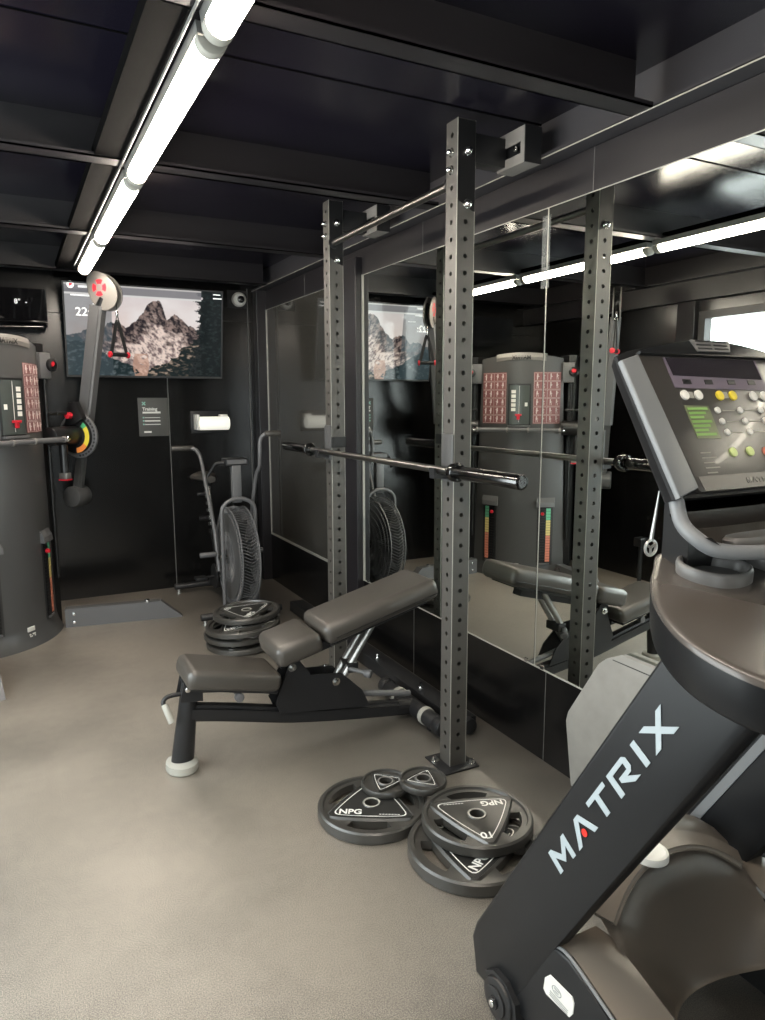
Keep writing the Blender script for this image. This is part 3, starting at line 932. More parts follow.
nt.links.new(at.outputs[0], bs.inputs['Emission Color']); bs.inputs['Emission Strength'].default_value = 0.85
me.materials.append(sm)
so = bpy.data.objects.new('screen', me); COL.objects.link(so)
me.transform(ROOTS[tv.name].inverted() @ TM); so.parent = tv
EMW = mat('screen_white', (.8, .8, .8), .5, emis=(.9, .9, .88), estr=.9)
EMR = mat('screen_red', (.5, .02, .03), .5, emis=(.75, .03, .06), estr=.8)
b = B(); text(b, '22:', .080, axesM(TVP(.075, .425, .001), (1, 0, 0), TU), .0004, bold=.001)
box(b, .10, .19, .612, .626, .0006, .0012, TM)
box(b, .05, .20, .556, .566, .0006, .0012, TM)
box(b, .19, .27, .505, .510, .0006, .0012, TM)
box(b, 1.03, 1.085, .618, .625, .0006, .0012, TM)
box(b, 1.03, 1.10, .590, .598, .0006, .0012, TM)
obj('screen_text', b, EMW, so, smooth=0)
b = B(); lathe(b, [(0, 0), (.024, 0), (.024, .0008), (0, .0008)], axesM(TVP(.052, .628, .0008), (1, 0, 0), TU), n=24); obj('screen_icon', b, EMW, so)
b = B(); prism(b, [(-.008, -.011), (.012, .001), (.012, .009), (-.008, .009)], 'z', .0018, .0022, axesM(TVP(.052, .628, .0), (1, 0, 0), TU)); obj('screen_icon_mark', b, EMR, so, smooth=0)

# ------------------------------------------------------------------ air conditioner
ac = thing('air_conditioner', 'black glass wall air conditioner with a small lit display, left of the television', 'air conditioner', (-.10, YB, 1.97))
b = B(); prism(b, [(YB, 1.985), (5.515, 1.975), (5.51, 2.02), (5.475, 2.225), (YB, 2.25)], 'x', -.50, .268, bev=.008, seg=3); obj('casing', b, GLASSB, ac)
b = B(); prism(b, [(5.508, 2.03), (5.502, 2.03), (5.468, 2.224), (5.474, 2.224)], 'x', -.49, .258, bev=.002); obj('front_glass', b, GLASSB, ac)
b = B(); box(b, -.49, .262, 5.47, 5.50, 2.005, 2.012); box(b, -.47, .24, 5.49, 5.53, 1.966, 1.984, bev=.003); obj('louvre', b, GLASSB, ac)
b = B(); text(b, '8\u00b0  -', .045, axesM((.07, 5.484, 2.125), (1, 0, 0), (0, -.17, .985)), .0005); obj('display_digits', b, EMW, ac, smooth=0)

# ------------------------------------------------------------------ dome camera, wall light, sign
dc = thing('security_camera', 'white round security camera high on the back wall near the corner', 'camera', (1.663, YB, 2.27))
Mx = axesM((1.663, YB, 2.27), (1, 0, 0), (0, 0, 1), (0, -1, 0))
b = B(); lathe(b, [(0, 0), (.055, 0), (.057, .02), (.052, .045), (.040, .062), (.030, .068), (0, .068)], Mx, n=32); obj('shell', b, WHITE, dc)
b = B(); lathe(b, [(0, .067), (.028, .067), (.026, .076), (.015, .084), (0, .087)], axesM((1.664, YB - .004, 2.266), (1, 0, 0), (0, 0, 1), (0, -1, 0)), n=28); obj('lens', b, GLASSB, dc)
b = B(); box(b, 1.575, 1.733, YB - .004, YB, 2.205, 2.34); obj('mounting_plate', b, STEELB, dc)

wlgt = thing('wall_light', 'small lit white cylinder light on the black back wall', 'wall light', (1.40, YB, 1.30))
b = B(); cyl(b, (1.288, 5.62, 1.305), (1.53, 5.62, 1.305), .052, n=28, bev=.006); obj('cover', b, LAMPW, wlgt)
b = B(); box(b, 1.272, 1.292, 5.575, YB, 1.255, 1.375, bev=.004); box(b, 1.47, 1.53, 5.64, YB, 1.34, 1.372, bev=.004); obj('bracket', b, WHITE, wlgt)
b = B(); box(b, 1.25, 1.55, YB - .006, YB, 1.225, 1.40, bev=.002); obj('back_plate', b, STEELB, wlgt)

sg = thing('wall_sign', 'grey information sign with white lines of text under the television', 'sign', (.97, YB, 1.21))
b = B(); box(b, .857, 1.078, YB - .009, YB - .001, 1.212, 1.503, bev=.001); obj('board', b, SIGNM, sg)
SM_ = lambda x, z: axesM((x, YB - .0095, z), (1, 0, 0), (0, 0, 1), (0, -1, 0))
b = B(); text(b, 'Training', .033, SM_(.888, 1.408), .0005, bold=.0012); box(b, 0, .133, 0, .014, 0, .001, SM_(.888, 1.385))
for z, h_ in ((1.351, .0045), (1.324, .009), (1.299, .0055)): box(b, 0, .115, 0, h_, 0, .001, SM_(.902, z))
box(b, 0, .055, 0, .013, 0, .001, SM_(.893, 1.238))
obj('lettering', b, MARK, sg, smooth=0)
b = B()
for a in (PI / 4, -PI / 4):
    M = SM_(.899, 1.460) @ Matrix.Rotation(a, 4, 'Z'); box(b, -.017, .017, -.004, .004, 0, .001, M)
for z in (1.354, 1.329, 1.303): box(b, -.005, .005, -.005, .005, 0, .001, SM_(.893, z))
obj('teal_marks', b, TEAL, sg, smooth=0)

# ------------------------------------------------------------------ cable gym
GA = math.radians(-43.87)
gym = thing('cable_gym', 'grey dual-arm cable gym with exercise charts in the back corner', 'cable machine', (-.003, 4.728, 0), GA)
def gobj(name, b, m, parent=None, smooth=40, label=None): return obj(name, b, m, parent or gym, local=True, smooth=smooth, label=label)
def front_n(u, z=1.0):
    n = .018 - .95 * u * u
    if z < .13: n += .055 * (1 - z / .13) ** 2
    return n
def hw_(z): return .385 - .055 * (z / 1.82)
b = B()
zs = [0.0, .02, .05, .09, .13, .4, .8, 1.2, 1.6, 1.78, 1.815]
rings = []
for z in zs:
    hwz = hw_(z)
    fr = []
    for k in range(25):
        u = -hwz + 2 * hwz * k / 24
        crown = 0.035 * (1 - (u / hwz) ** 2) if z > 1.8 else 0
        fr.append((front_n(u, z), u, z + crown))
    n_e = front_n(hwz, z)
    fr += [(n_e - .04, hwz, z), (-.34, hwz * .8, z), (-.34, -hwz * .8, z), (n_e - .04, -hwz, z)]
    rings.append(fr)
loft(b, rings)
gobj('front_shroud', b, GYM, smooth=35)
b = B()
for s in (-1, 1): prism(b, [(-.34, s * .28), (-.12, s * .375), (-.12, s * .43), (-.34, s * .43)], 'z', .0, 1.84)
gobj('rear_column', b, GYMD, smooth=0)
# raised crown with name
b = B()
rings = []
for u in [-.20 + .4 * k / 20 for k in range(21)]:
    n = front_n(u) + .006; c = 1.815 + .035 * (1 - (u / .33) ** 2)
    rings.append([(n - .10, u, c - .01), (n, u, c - .045), (n + .006, u, c - .02), (n - .004, u, c + .010), (n - .10, u, c + .02)])
loft(b, rings); cr = gobj('crown', b, PULLEY, smooth=30, label='pale crown with the name')
b = B(); text(b, 'MATRIX', .042, axesM((.027, -.085, 1.808), (0, 1, 0), (0, 0, 1)), .001, bold=.001); gobj('lettering', b, GYMD, cr, smooth=0)
# front panel helper following the curved front
def curved_panel(b, u0, u1, z0, z1, off, n=10, mi=0, thick=.004):
    rings = []
    for k in range(n + 1):
        u = u0 + (u1 - u0) * k / n
        q = front_n(u)
        rings.append([(q + off - thick, u, z0), (q + off, u, z0), (q + off, u, z1), (q + off - thick, u, z1)])
    loft(b, rings, mi=mi)
CHB = mat('chart_dusky_red', (.22, .085, .085), .5)
CHW = mat('chart_pale', (.60, .50, .48), .5)
CHD = mat('chart_dark', (.10, .05, .05), .5)
for s in (-1, 1):
    b = B(); curved_panel(b, s * .110, s * .318, 1.288, 1.705, .003); ch = gobj('exercise_chart', b, CHB, smooth=0)
    b = B(); bl = B()
    for r in range(6):
        z1 = 1.700 - r * .0685; z0 = z1 - .064
        for c in range(2):
            ua = .114 + c * .102; ub = ua + .098
            curved_panel(bl, s * ua, s * ub, z1 - .003, z1 - .001, .0045, n=3); curved_panel(bl, s * ua, s * ub, z0, z0 + .002, .0045, n=3)
            curved_panel(bl, s * ua, s * (ua + .002), z0, z1, .0045, n=1)
            for k in range(2):
                uc = ua + .026 + k * .046; zc = (z0 + z1) / 2
                # little figure: head, torso, arms, legs
                q = front_n(uc) + .0045
                m = random.choice((-1, 1))
                box(b, q - .001, q + .0006, s * uc - .005, s * uc + .005, zc + .014, zc + .024)
                box(b, q - .001, q + .0006, s * uc - .0065, s * uc + .0065, zc - .006, zc + .013)
                box(b, q - .001, q + .0006, s * uc - .006 + m * .004, s * uc - .002 + m * .004, zc - .024, zc - .006)
                box(b, q - .001, q + .0006, s * uc + .002, s * uc + .006, zc - .024, zc - .006)
                box(b, q - .001, q + .0006, s * uc - .014, s * uc + .014, zc + (.006 if k else .000), zc + (.010 if k else .004))
    gobj('figures', b, CHW, ch, smooth=0)
    gobj('grid_lines', bl, CHW, ch, smooth=0)
# centre recess
b = B(); curved_panel(b, -.092, .092, 1.262, 1.612, .004); rc = gobj('centre_bay', b, GYMD, smooth=0, label='dark glossy bay between the charts')
b = B(); curved_panel(b, -.082, .082, 1.285, 1.600, .0065, n=6); gobj('bay_cover', b, mat('bay_glass', (.07, .08, .075), .2), rc, smooth=0)
b = B()
for k in range(5): curved_panel(b, .030, .066, 1.535 - k * .036, 1.562 - k * .036, .0085, n=2)
curved_panel(b, -.066, -.045, 1.43, 1.46, .0085, n=1)
curved_panel(b, .0, .0022, 1.30, 1.595, .0085, n=1)
gobj('bay_labels', b, WHITE, rc, smooth=0)
b = B(); box(b, .024, .05, -.022, .030, 1.352, 1.368, bev=.003); box(b, .03, .045, -.008, .016, 1.322, 1.36, bev=.003); gobj('red_hook', b, RED, rc)
b = B(); box(b, .0, .045, -.092, .092, 1.262, 1.277, bev=.003); gobj('shelf', b, GYML, rc)
# horizontal grip bar
b = B(); cyl(b, (.078, -.345, 1.240), (.078, .345, 1.240), .0165, n=18); gb_ = gobj('grip_bar', b, GYML)
for u in (-.335, -.085, .085, .335):
    b = B(); cyl(b, (.078, u - .008, 1.24), (.078, u + .008, 1.24), .0205, n=18, bev=.003); gobj('bar_ring', b, PULLEY, gb_)
for u in (-.085, .085):
    b = B(); cyl(b, (.0, u, 1.235), (.075, u, 1.24), .010, n=12); gobj('bar_mount', b, GYMD, gb_)
for u in (-.362, .362):
    b = B(); lathe(b, [(0, -.016), (.012, -.014), (.019, 0), (.012, .014), (0, .016)], Matrix.Translation((.078, u, 1.24)) @ Matrix.Rotation(PI / 2, 4, 'X'), n=16); gobj('bar_knob', b, CHROME, gb_)
# weight stack windows
for s in (-1, 1):
    uc = s * .232
    b = B()
    for k in range(1): curved_panel(b, uc - .062, uc + .062, .105, .660, .004, n=6)
    wdw = gobj('stack_window', b, mat('stack_surround', (.030, .030, .031), .4) if s < 0 else MATS['stack_surround'], smooth=30)
    b = B(); curved_panel(b, uc - .046, uc + .046, .125, .600, .0065, n=4); gobj('opening', b, mat('stack_shadow_black', (.004, .004, .004), .5) if s < 0 else MATS['stack_shadow_black'], wdw, smooth=0)
    for k in range(20):
        z = .137 + k * .0225
        b = B(); u0, u1 = (uc - s * .042, uc + s * .004)
        curved_panel(b, min(u0, u1), max(u0, u1), z, z + .0185, .012, n=2, thick=.01)
        gobj('stack_weight', b, STEELB, wdw, smooth=0)
    for m_, z0, z1, nm in ((ORANGE, .135, .36, 'orange'), (YELLOW, .36, .49, 'yellow'), (GREEN, .49, .59, 'green')):
        b = B()
        nb = int(round((z1 - z0) / .0225)); st = (z1 - z0) / nb
        for k in range(nb):
            u0, u1 = uc + s * .008, uc + s * .042
            curved_panel(b, min(u0, u1), max(u0, u1), z0 + k * st + .0015, z0 + (k + 1) * st - .0015, .013, n=1)
        gobj('colour_scale', b, {'orange': mat('scale_salmon', (.75, .26, .17), .5) if s < 0 else MATS['scale_salmon'], 'yellow': mat('scale_yellow', (.80, .66, .25), .5) if s < 0 else MATS['scale_yellow'], 'green': mat('scale_green', (.16, .55, .33), .5) if s < 0 else MATS['scale_green']}[nm], wdw, smooth=0)
    b = B(); nf = front_n(uc)
    rings = []
    for k in range(9):
        u = uc - .07 + .14 * k / 8; nn = front_n(u)
        rings.append([(nn - .01, u, .60), (nn + .035, u, .602), (nn + .030, u, .640), (nn - .01, u, .690)])
    loft(b, rings); gobj('hood', b, GYML, wdw, smooth=20)
    b = B(); q = front_n(uc) + .016
    lathe(b, [(0, .03), (.012, .028), (.015, .015), (.010, .002), (0, 0)], axesM((q, uc - s * .020, .545), (0, 1, 0), (0, 0, 1), (1, 0, 0)), n=18); gobj('selector_pin', b, RED, wdw)
    b = B(); curved_panel(b, uc - .04, uc + .04, .112, .124, .02, n=2, thick=.016); gobj('window_sill', b, GYML, wdw, smooth=0)
# rating labels
b = B(); box(b, .022, .030, -.028, .028, .088, .116, bev=.002); gobj('label_plate', b, WHITE, label='small white label')
b = B()
for k in range(4):
    for r in range(2):
        if (k + r) % 3 != 2: box(b, .030, .036, -.022 + k * .012, -.013 + k * .012, .055 + r * .012, .063 + r * .012)
gobj('safety_marks', b, WHITE, smooth=0)
# side pulleys, handles and arms
for s in (-1, 1):
    b = B(); box(b, -.135, -.06, s * .33, s * .425, 1.62, 1.78, bev=.006); sb = gobj('side_bracket', b, GYML)
    b = B(); lathe(b, [(0, .010), (.015, .010), (.020, .005), (.017, 0), (.020, -.005), (.015, -.010), (0, -.010)], axesM((-.050, s * .420, 1.715), (0, 1, 0), (0, 0, 1), (1, 0, 0)), n=24); gobj('red_pulley', b, RED, sb)
    b = B(); lathe(b, [(.026, .018), (.040, .010), (.040, -.01), (.026, -.018)], axesM((-.052, s * .420, 1.705), (0, 1, 0), (0, 0, 1), (1, 0, 0)), n=20, close=True); gobj('pulley_guard', b, GYMD, sb)
    b = B(); cyl(b, (-.10, s * .40, .32), (-.10, s * .40, 1.62), .012, n=12); gobj('guide_rod', b, GYMD)
    b = B(); cyl(b, (-.05, s * .36, 1.40), (-.05, s * .52, 1.40), .010, n=12); lathe(b, [(0, -.012), (.014, 0), (0, .012)], Matrix.Translation((-.05, s * .43, 1.40)) @ Matrix.Rotation(PI / 2, 4, 'X'), n=14)
    gobj('storage_peg', b, STEELB)
    # lower red clip
    b = B(); box(b, -.06, .0, s * .425, s * .470, .975, 1.015, bev=.003); cl = gobj('ankle_clip', b, ALU)
    b = B(); box(b, -.062, .002, s * .422, s * .473, .966, .974); gobj('clip_strip', b, RED, cl, smooth=0)
    b = B(); cyl(b, (-.04, s * .46, 1.01), (-.04, s * .46, 1.2), .026, n=16); gobj('pivot_tube', b, GYMD)
    # pivot housing
    b = B(); cyl(b, (-.04, s * .34, 1.255), (-.04, s * .60, 1.255), .060, n=32, bev=.01); gobj('pivot_housing', b, GYMD)
    dl = B(); cyl(dl, (-.04, s * .60, 1.25), (-.04, s * .622, 1.25), .150, n=48, bev=.004); dial = gobj('angle_dial', dl, GYML)
    b = B(); cyl(b, (-.04, s * .575, 1.25), (-.04, s * .60, 1.25), .118, n=40, bev=.003); gobj('dial_face', b, GYMD, dial)
    b = B()
    for k in range(17):
        a = math.radians(-85 + k * 11)
        for sd in (.5995, .6225):
            pass
        c = (-.04 + .134 * math.cos(a), s * .5985, 1.25 + .134 * math.sin(a))
        cyl(b, c, (c[0], s * .601, c[2]), .0075, n=10)
    gobj('dial_hole', b, GYMD, dial)
    for m_, a0, a1 in ((ORANGE, -86, -38), (YELLOW, -38, 34), (GREEN, 34, 52)):
        b = B(); K = 10
        for k in range(K):
            q0 = math.radians(a0 + (a1 - a0) * k / K); q1 = math.radians(a0 + (a1 - a0) * (k + 1) / K)
            b.faces.new([b.verts.new((-.04 + r * math.cos(a), s * .5738, 1.25 + r * math.sin(a))) for r, a in ((.080, q0), (.114, q0), (.114, q1), (.080, q1))])
        gobj('angle_scale', b, m_, dial, smooth=0)
    # arm
    A0 = Vector((-.135, s * .675, .83)); A1 = Vector((.090, s * .722, 2.10))
    piv = A0.lerp(A1, .36)
    b = B(); sweep(b, [piv, A1], 0, flat=(.050, .040, (0, 1, 0)))
    bmesh.ops.bevel(b, geom=[e for e in b.edges if abs((e.verts[0].co - e.verts[1].co).normalized().z) > .8], offset=.016, segments=3, affect='EDGES')
    ar = gobj('swing_arm', b, GYML, smooth=60)
    b = B(); sweep(b, [A0, piv], 0, flat=(.032, .026, (0, 1, 0)))
    bmesh.ops.bevel(b, geom=[e for e in b.edges if abs((e.verts[0].co - e.verts[1].co).normalized().z) > .8], offset=.010, segments=2, affect='EDGES')
    gobj('lower_arm', b, GYM, ar, smooth=60)
    b = B(); cyl(b, A0 + Vector((0, -.065 * 1, 0)), A0 + Vector((0, .065, 0)), .072, n=32, bev=.01); gobj('counterweight', b, GYM, ar)
    b = B(); prism(b, [(-.10, 1.315), (-.02, 1.325), (.045, 1.365), (-.005, 1.475), (-.055, 1.47)], 'y', s * .55, s * .60, bev=.006); lt = gobj('latch_housing', b, GYMD, ar)
    b = B(); cyl(b, (-.045, s * .552, 1.385), (-.045, s * .515, 1.385), .022, n=20, bev=.005); cyl(b, (-.045, s * .552, 1.385), (-.045, s * .56, 1.385), .028, n=18); gobj('release_knob', b, RED, lt)
    # pulley head
    hc = Vector((.138, s * .728, 2.198))
    Mh = axesM(hc, Vector((.80, 0, .60)), Vector((-.60, 0, .80)), Vector((0, -1, 0)))
    for off in (-.030, .022):
        b = B()
        el = [((.128 * math.cos(2 * PI * k / 40) * .78), .140 * math.sin(2 * PI * k / 40)) for k in range(40)]
        el = [(x * (1 - .18 * (y / .15)), y) for x, y in el]
        prism(b, el, 'z', off, off + .008, Mh, bev=.002); hp = gobj('pulley_cover', b, PULLEY, ar)
    b = B(); lathe(b, [(.015, -.02), (.070, -.02), (.063, 0), (.070, .02), (.015, .02)], Mh, n=32, close=True); gobj('pulley_wheel', b, GYMD, ar)
    for off in (-.0315, .0305):
        b = B()
        for a0 in (20, 110, 200, 290):
            K = 8
            for k in range(K):
                q0 = math.radians(a0 + 62 * k / K); q1 = math.radians(a0 + 62 * (k + 1) / K)
                b.faces.new([b.verts.new(Mh @ Vector((r * math.cos(a), r * math.sin(a) + .02, off))) for r, a in ((.024, q0), (.054, q0), (.054, q1), (.024, q1))])
        gobj('red_spokes', b, RED, hp, smooth=0)
    b = B(); cyl(b, A1 - Vector((0, 0, .03)), hc - Vector((0, 0, .05)), .034, n=16); gobj('swivel_neck', b, GYMD, ar)
    # side leg on the floor
    P0 = Vector((-.03, s * .36, 0)); P1 = Vector((.47, s * .72, 0)); dr = (P1 - P0).normalized(); nr = Vector((-dr.y, dr.x, 0))
    b = B(); hh = .125; wd2 = .035
    L = (P1 - P0).length - (.0 if s > 0 else .11)
    prof = [(0, 0), (L + .13, 0), (L + .12, .012), (L - .01, hh), (0, hh)]
    ringA = [P0 + dr * a + nr * wd2 + Vector((0, 0, z)) for a, z in prof]
    ringB = [P0 + dr * a - nr * wd2 + Vector((0, 0, z)) for a, z in prof]
    loft(b, [ringA, ringB]); fl = gobj('floor_leg', b, GYML, smooth=0)
    b = B(); cyl(b, P1 + Vector((0, 0, hh)) - dr * .10, P1 + Vector((0, 0, hh + .012)) - dr * .10, .016, n=12)
    gobj('leg_bolt', b, CHROME, fl)
    for z in (.035, .092):
        b = B(); q = P0 + dr * .055 - nr * (wd2 * s) * 1.0
        cyl(b, q + Vector((0, 0, z)), q - nr * (s * .012) + Vector((0, 0, z)), .011, n=12, bev=.002); gobj('leg_bolt', b, CHROME, fl)
    # back feet
    # hanging strap handle
gymM = ROOTS[gym.name]
for s in (1, -1):
    p = gymM @ Vector((.228, s * .728, 2.13))
    t = thing('strap_handle', 'black strap handle with red grip ends hanging in front of the television' if s > 0 else 'black strap handle hanging from the gym arm seen in the mirror above the treadmill', 'handle', (p.x, p.y, p.z - (.36 if s > 0 else .30)), math.radians(-65) if s > 0 else math.radians(60), group=None)
    def hobj(n_, b_, m_): return obj(n_, b_, m_, t, local=True)
    b = B(); cyl(b, (0, 0, .275), (0, 0, .36), .003, n=8); hobj('cable', b, GYMD)
    b = B(); lathe(b, [(.006, .262), (.010, .27), (.009, .285), (.005, .30), (.004, .262)], n=14, close=True); sweep(b, spline([(0, 0, .265), (.012, 0, .245), (0, 0, .225), (-.012, 0, .245), (0, 0, .265)], 5), .0035, n=8); hobj('snap_hook', b, CHROME)
    for q in (-1, 1):
        b = B(); sweep(b, [(0, 0, .235), (0, q * .012, .205), (0, q * .052, .035), (0, q * .056, .015)], 0, flat=(.012, .002, (1, 0, 0))); hobj('strap', b, GYMD)
        b = B(); cyl(b, (0, q * .058, .012), (0, q * .073, .012), .021, n=20, bev=.004); hobj('grip_end', b, RED)
    b = B(); cyl(b, (0, -.058, .012), (0, .058, .012), .0135, n=18); hobj('grip', b, STEELB)

# ------------------------------------------------------------------ air bike
bike = thing('air_bike', 'black fan air bike with upright handles in the back right corner', 'exercise bike', (1.28, 4.9, 0))
WC = Vector((1.315, 4.72, .425)); WR = .335
b = B()
# fan cage: side rings + perimeter wires
for sx in (-.058, .058):
    for rr in (.05, .10, .15, .20, .25, .295, .335):
        n_ = 48
        x = WC.x + sx * (1 + .25 * (1 - rr / .335))
        pts = [(x, WC.y + rr * math.cos(2 * PI * k / n_), WC.z + rr * math.sin(2 * PI * k / n_)) for k in range(n_ + 1)]
        sweep(b, pts, .003 if rr < .33 else .006, n=6, caps=False)
for k in range(96):
    a = 2 * PI * k / 96
    c, s_ = math.cos(a), math.sin(a)
    a2 = a + .09; c2, s2 = math.cos(a2), math.sin(a2)
    pts = [(WC.x - .070, WC.y + .05 * c, WC.z + .05 * s_), (WC.x - .058, WC.y + .335 * c, WC.z + .335 * s_), (WC.x, WC.y + .342 * c2, WC.z + .342 * s2), (WC.x + .058, WC.y + .335 * c, WC.z + .335 * s_), (WC.x + .070, WC.y + .05 * c, WC.z + .05 * s_)]
    sweep(b, pts, .0022, n=5, caps=False)
cg = obj('fan_cage', b, GYML, bike)
b = B()
for k in range(12):
    a = 2 * PI * k / 12
    c, s_ = math.cos(a), math.sin(a)
    M = Matrix.Translation(WC) @ Matrix.Rotation(a, 4, 'X')
    box(b, -.045, .045, .06, .30, -.002, .002, M @ Matrix.Rotation(.5, 4, 'Y'))
cyl(b, WC - Vector((.05, 0, 0)), WC + Vector((.05, 0, 0)), .06, n=24)
obj('fan', b, STEELB, bike)
b = B(); cyl(b, WC - Vector((.066, 0, 0)), WC - Vector((.060, 0, 0)), .29, n=56)
obj('side_disc', b, GYM, bike, label='grey disc on the side of the fan')
b = B(); cyl(b, WC - Vector((.115, 0, 0)), WC + Vector((.115, 0, 0)), .012, n=14); cyl(b, WC - Vector((.13, 0, 0)), WC - Vector((.112, 0, 0)), .02, n=6)
obj('axle', b, CHROME, bike)
# front arch tube
b = B()
ya = 4.66
pts = [(1.20, ya, .03), (1.20, ya, .40), (1.20, ya, .74)] + [(1.315 - .115 * math.cos(t), ya, .745 + .085 * math.sin(t)) for t in [PI * k / 8 for k in range(9)]] + [(1.43, ya, .74), (1.43, ya, .03)]
sweep(b, pts, .0135, n=12); obj('front_arch', b, GYML, bike, smooth=60)
b = B(); box(b, 1.285, 1.345, 4.67, 4.72, .80, 1.05, bev=.004); obj('console_post', b, GYML, bike)
b = B(); box(b, 1.245, 1.395, 4.68, 4.80, 1.045, 1.095, Matrix.Translation((0, 0, 0)), bev=.008); cs = obj('console', b, STEELB, bike)
b = B(); box(b, 1.255, 1.385, 4.675, 4.682, 1.060, 1.088); obj('console_cap', b, GYML, cs)
b = B(); sweep(b, spline([(1.25, 4.74, 1.065), (1.20, 4.76, 1.06), (1.175, 4.78, 1.02), (1.15, 4.80, .975)], 5), .011, n=10); obj('bottle_arm', b, STEELB, bike)
# handle arms
def arm_(pts, tip0, tip1):
    b = B(); sweep(b, spline(pts, 7), .0135, n=12); a_ = obj('handle_arm', b, GYML, bike, smooth=60)
    b = B(); cyl(b, tip0, tip1, .019, n=16, bev=.005); obj('hand_grip', b, POWDER, a_)
arm_([(1.215, 4.84, .30), (1.21, 4.92, .60), (1.20, 5.08, .90), (1.195, 5.17, 1.06), (1.175, 5.22, 1.125), (1.13, 5.25, 1.14), (1.10, 5.25, 1.14)], (1.165, 5.25, 1.14), (1.005, 5.25, 1.14))
arm_([(1.43, 4.86, .30), (1.435, 4.80, .60), (1.44, 4.66, .95), (1.445, 4.58, 1.05), (1.44, 4.55, 1.13), (1.445, 4.55, 1.22), (1.475, 4.53, 1.262), (1.53, 4.52, 1.265)], (1.47, 4.52, 1.265), (1.575, 4.52, 1.265))
# pegs
for x0, x1 in ((1.20, 1.09), (1.43, 1.54)):
    b = B(); cyl(b, (x0, 4.86, .42), (x1, 4.86, .42), .018, n=14, bev=.004); obj('foot_peg', b, GYML, bike)
# frame
b = B()
sweep(b, [(1.315, 4.70, .10), (1.315, 5.05, .16), (1.315, 5.45, .09)], 0, flat=(.03, .035, (0, 0, 1)))
sweep(b, [(1.315, 5.12, .15), (1.315, 5.32, .52)], 0, flat=(.03, .035, (0, 1, 0)))
sweep(b, [(1.26, 5.12, .18), (1.26, 4.72, .43)], .014, n=10); sweep(b, [(1.37, 5.12, .18), (1.37, 4.72, .43)], .014, n=10)
obj('frame', b, STEELB, bike, smooth=30)
b = B(); cyl(b, (1.30, 5.27, .45), (1.29, 5.40, .86), .019, n=16)
for k in range(6): box(b, 1.262, 1.278, 5.29 + k * .016, 5.30 + k * .016, .50 + k * .05, .525 + k * .05)
st = obj('seat_post', b, CHROME, bike)
b = B(); cyl(b, (1.28, 5.36, .60), (1.21, 5.35, .60), .017, n=14, bev=.004); cyl(b, (1.28, 5.40, .78), (1.21, 5.40, .78), .015, n=14, bev=.004); obj('adjust_knob', b, STEELB, bike)
b = B()
rings = []
for k in range(13):
    t = k / 12; y = 5.26 + .27 * t
    w = .035 + .075 * (t ** 1.3) if t < .85 else .11 * math.cos((t - .85) * 5)
    h_ = .03 + .012 * t
    rings.append([(1.285 + w * math.cos(a), y, .90 + h_ * math.sin(a) * (1 if math.sin(a) > 0 else .8)) for a in [2 * PI * j / 16 for j in range(16)]])
loft(b, rings); obj('saddle', b, VINYL, bike, smooth=70)
b = B(); cyl(b, (1.29, 5.40, .84), (1.285, 5.40, .89), .03, n=14); obj('saddle_clamp', b, STEELB, bike)
for y, x0, x1 in ((5.50, 1.03, 1.56), (4.60, 1.02, 1.58)):
    b = B(); cyl(b, (x0, y, .055), (x1, y, .055), .024, n=16, bev=.005); sbz = obj('stabiliser', b, STEELB, bike)
    for x in (x0 + .03, x1 - .03):
        b = B(); cyl(b, (x, y, 0), (x, y, .035), .014, .010, n=12); cyl(b, (x, y, 0), (x, y, .008), .02, n=14); obj('levelling_foot', b, ALU, sbz)
b = B(); cyl(b, (1.23, 5.04, .22), (1.13, 5.04, .22), .008, n=10); box(b, 1.09, 1.17, 5.0, 5.08, .205, .225, Matrix.Identity(4), bev=.003)
cyl(b, (1.235, 5.04, .22), (1.225, 5.04, .22), .09, n=28)
obj('crank_and_pedal', b, STEELB, bike)

# ------------------------------------------------------------------ treadmill
tm = thing('treadmill', 'large black treadmill with MATRIX on its slanted mast, right foreground', 'treadmill', (1.30, .7, 0))
XM = .950
# masts
def mast(x0, x1, name_label=None):
    b = B()
    prism(b, [(1.331, .030), (1.350, .125), (1.335, .170), (.790, 1.080), (.600, 1.080), (.618, 1.010), (1.040, .318), (1.17, .085), (1.205, .030)], 'x', x0, x1, bev=.012, seg=3)
    return obj('mast', b, TMB, tm, smooth=40, label=name_label)
m1 = mast(XM, XM + .038)
m2 = mast(XM + .620, XM + .680)
b = B(); prism(b, [(1.320, .17), (.785, 1.065), (.757, 1.065), (1.292, .17)], 'x', XM + .6165, XM + .621); obj('mast_edge', b, TMS, m2, smooth=0, label='pale inner edge strip of the far mast')
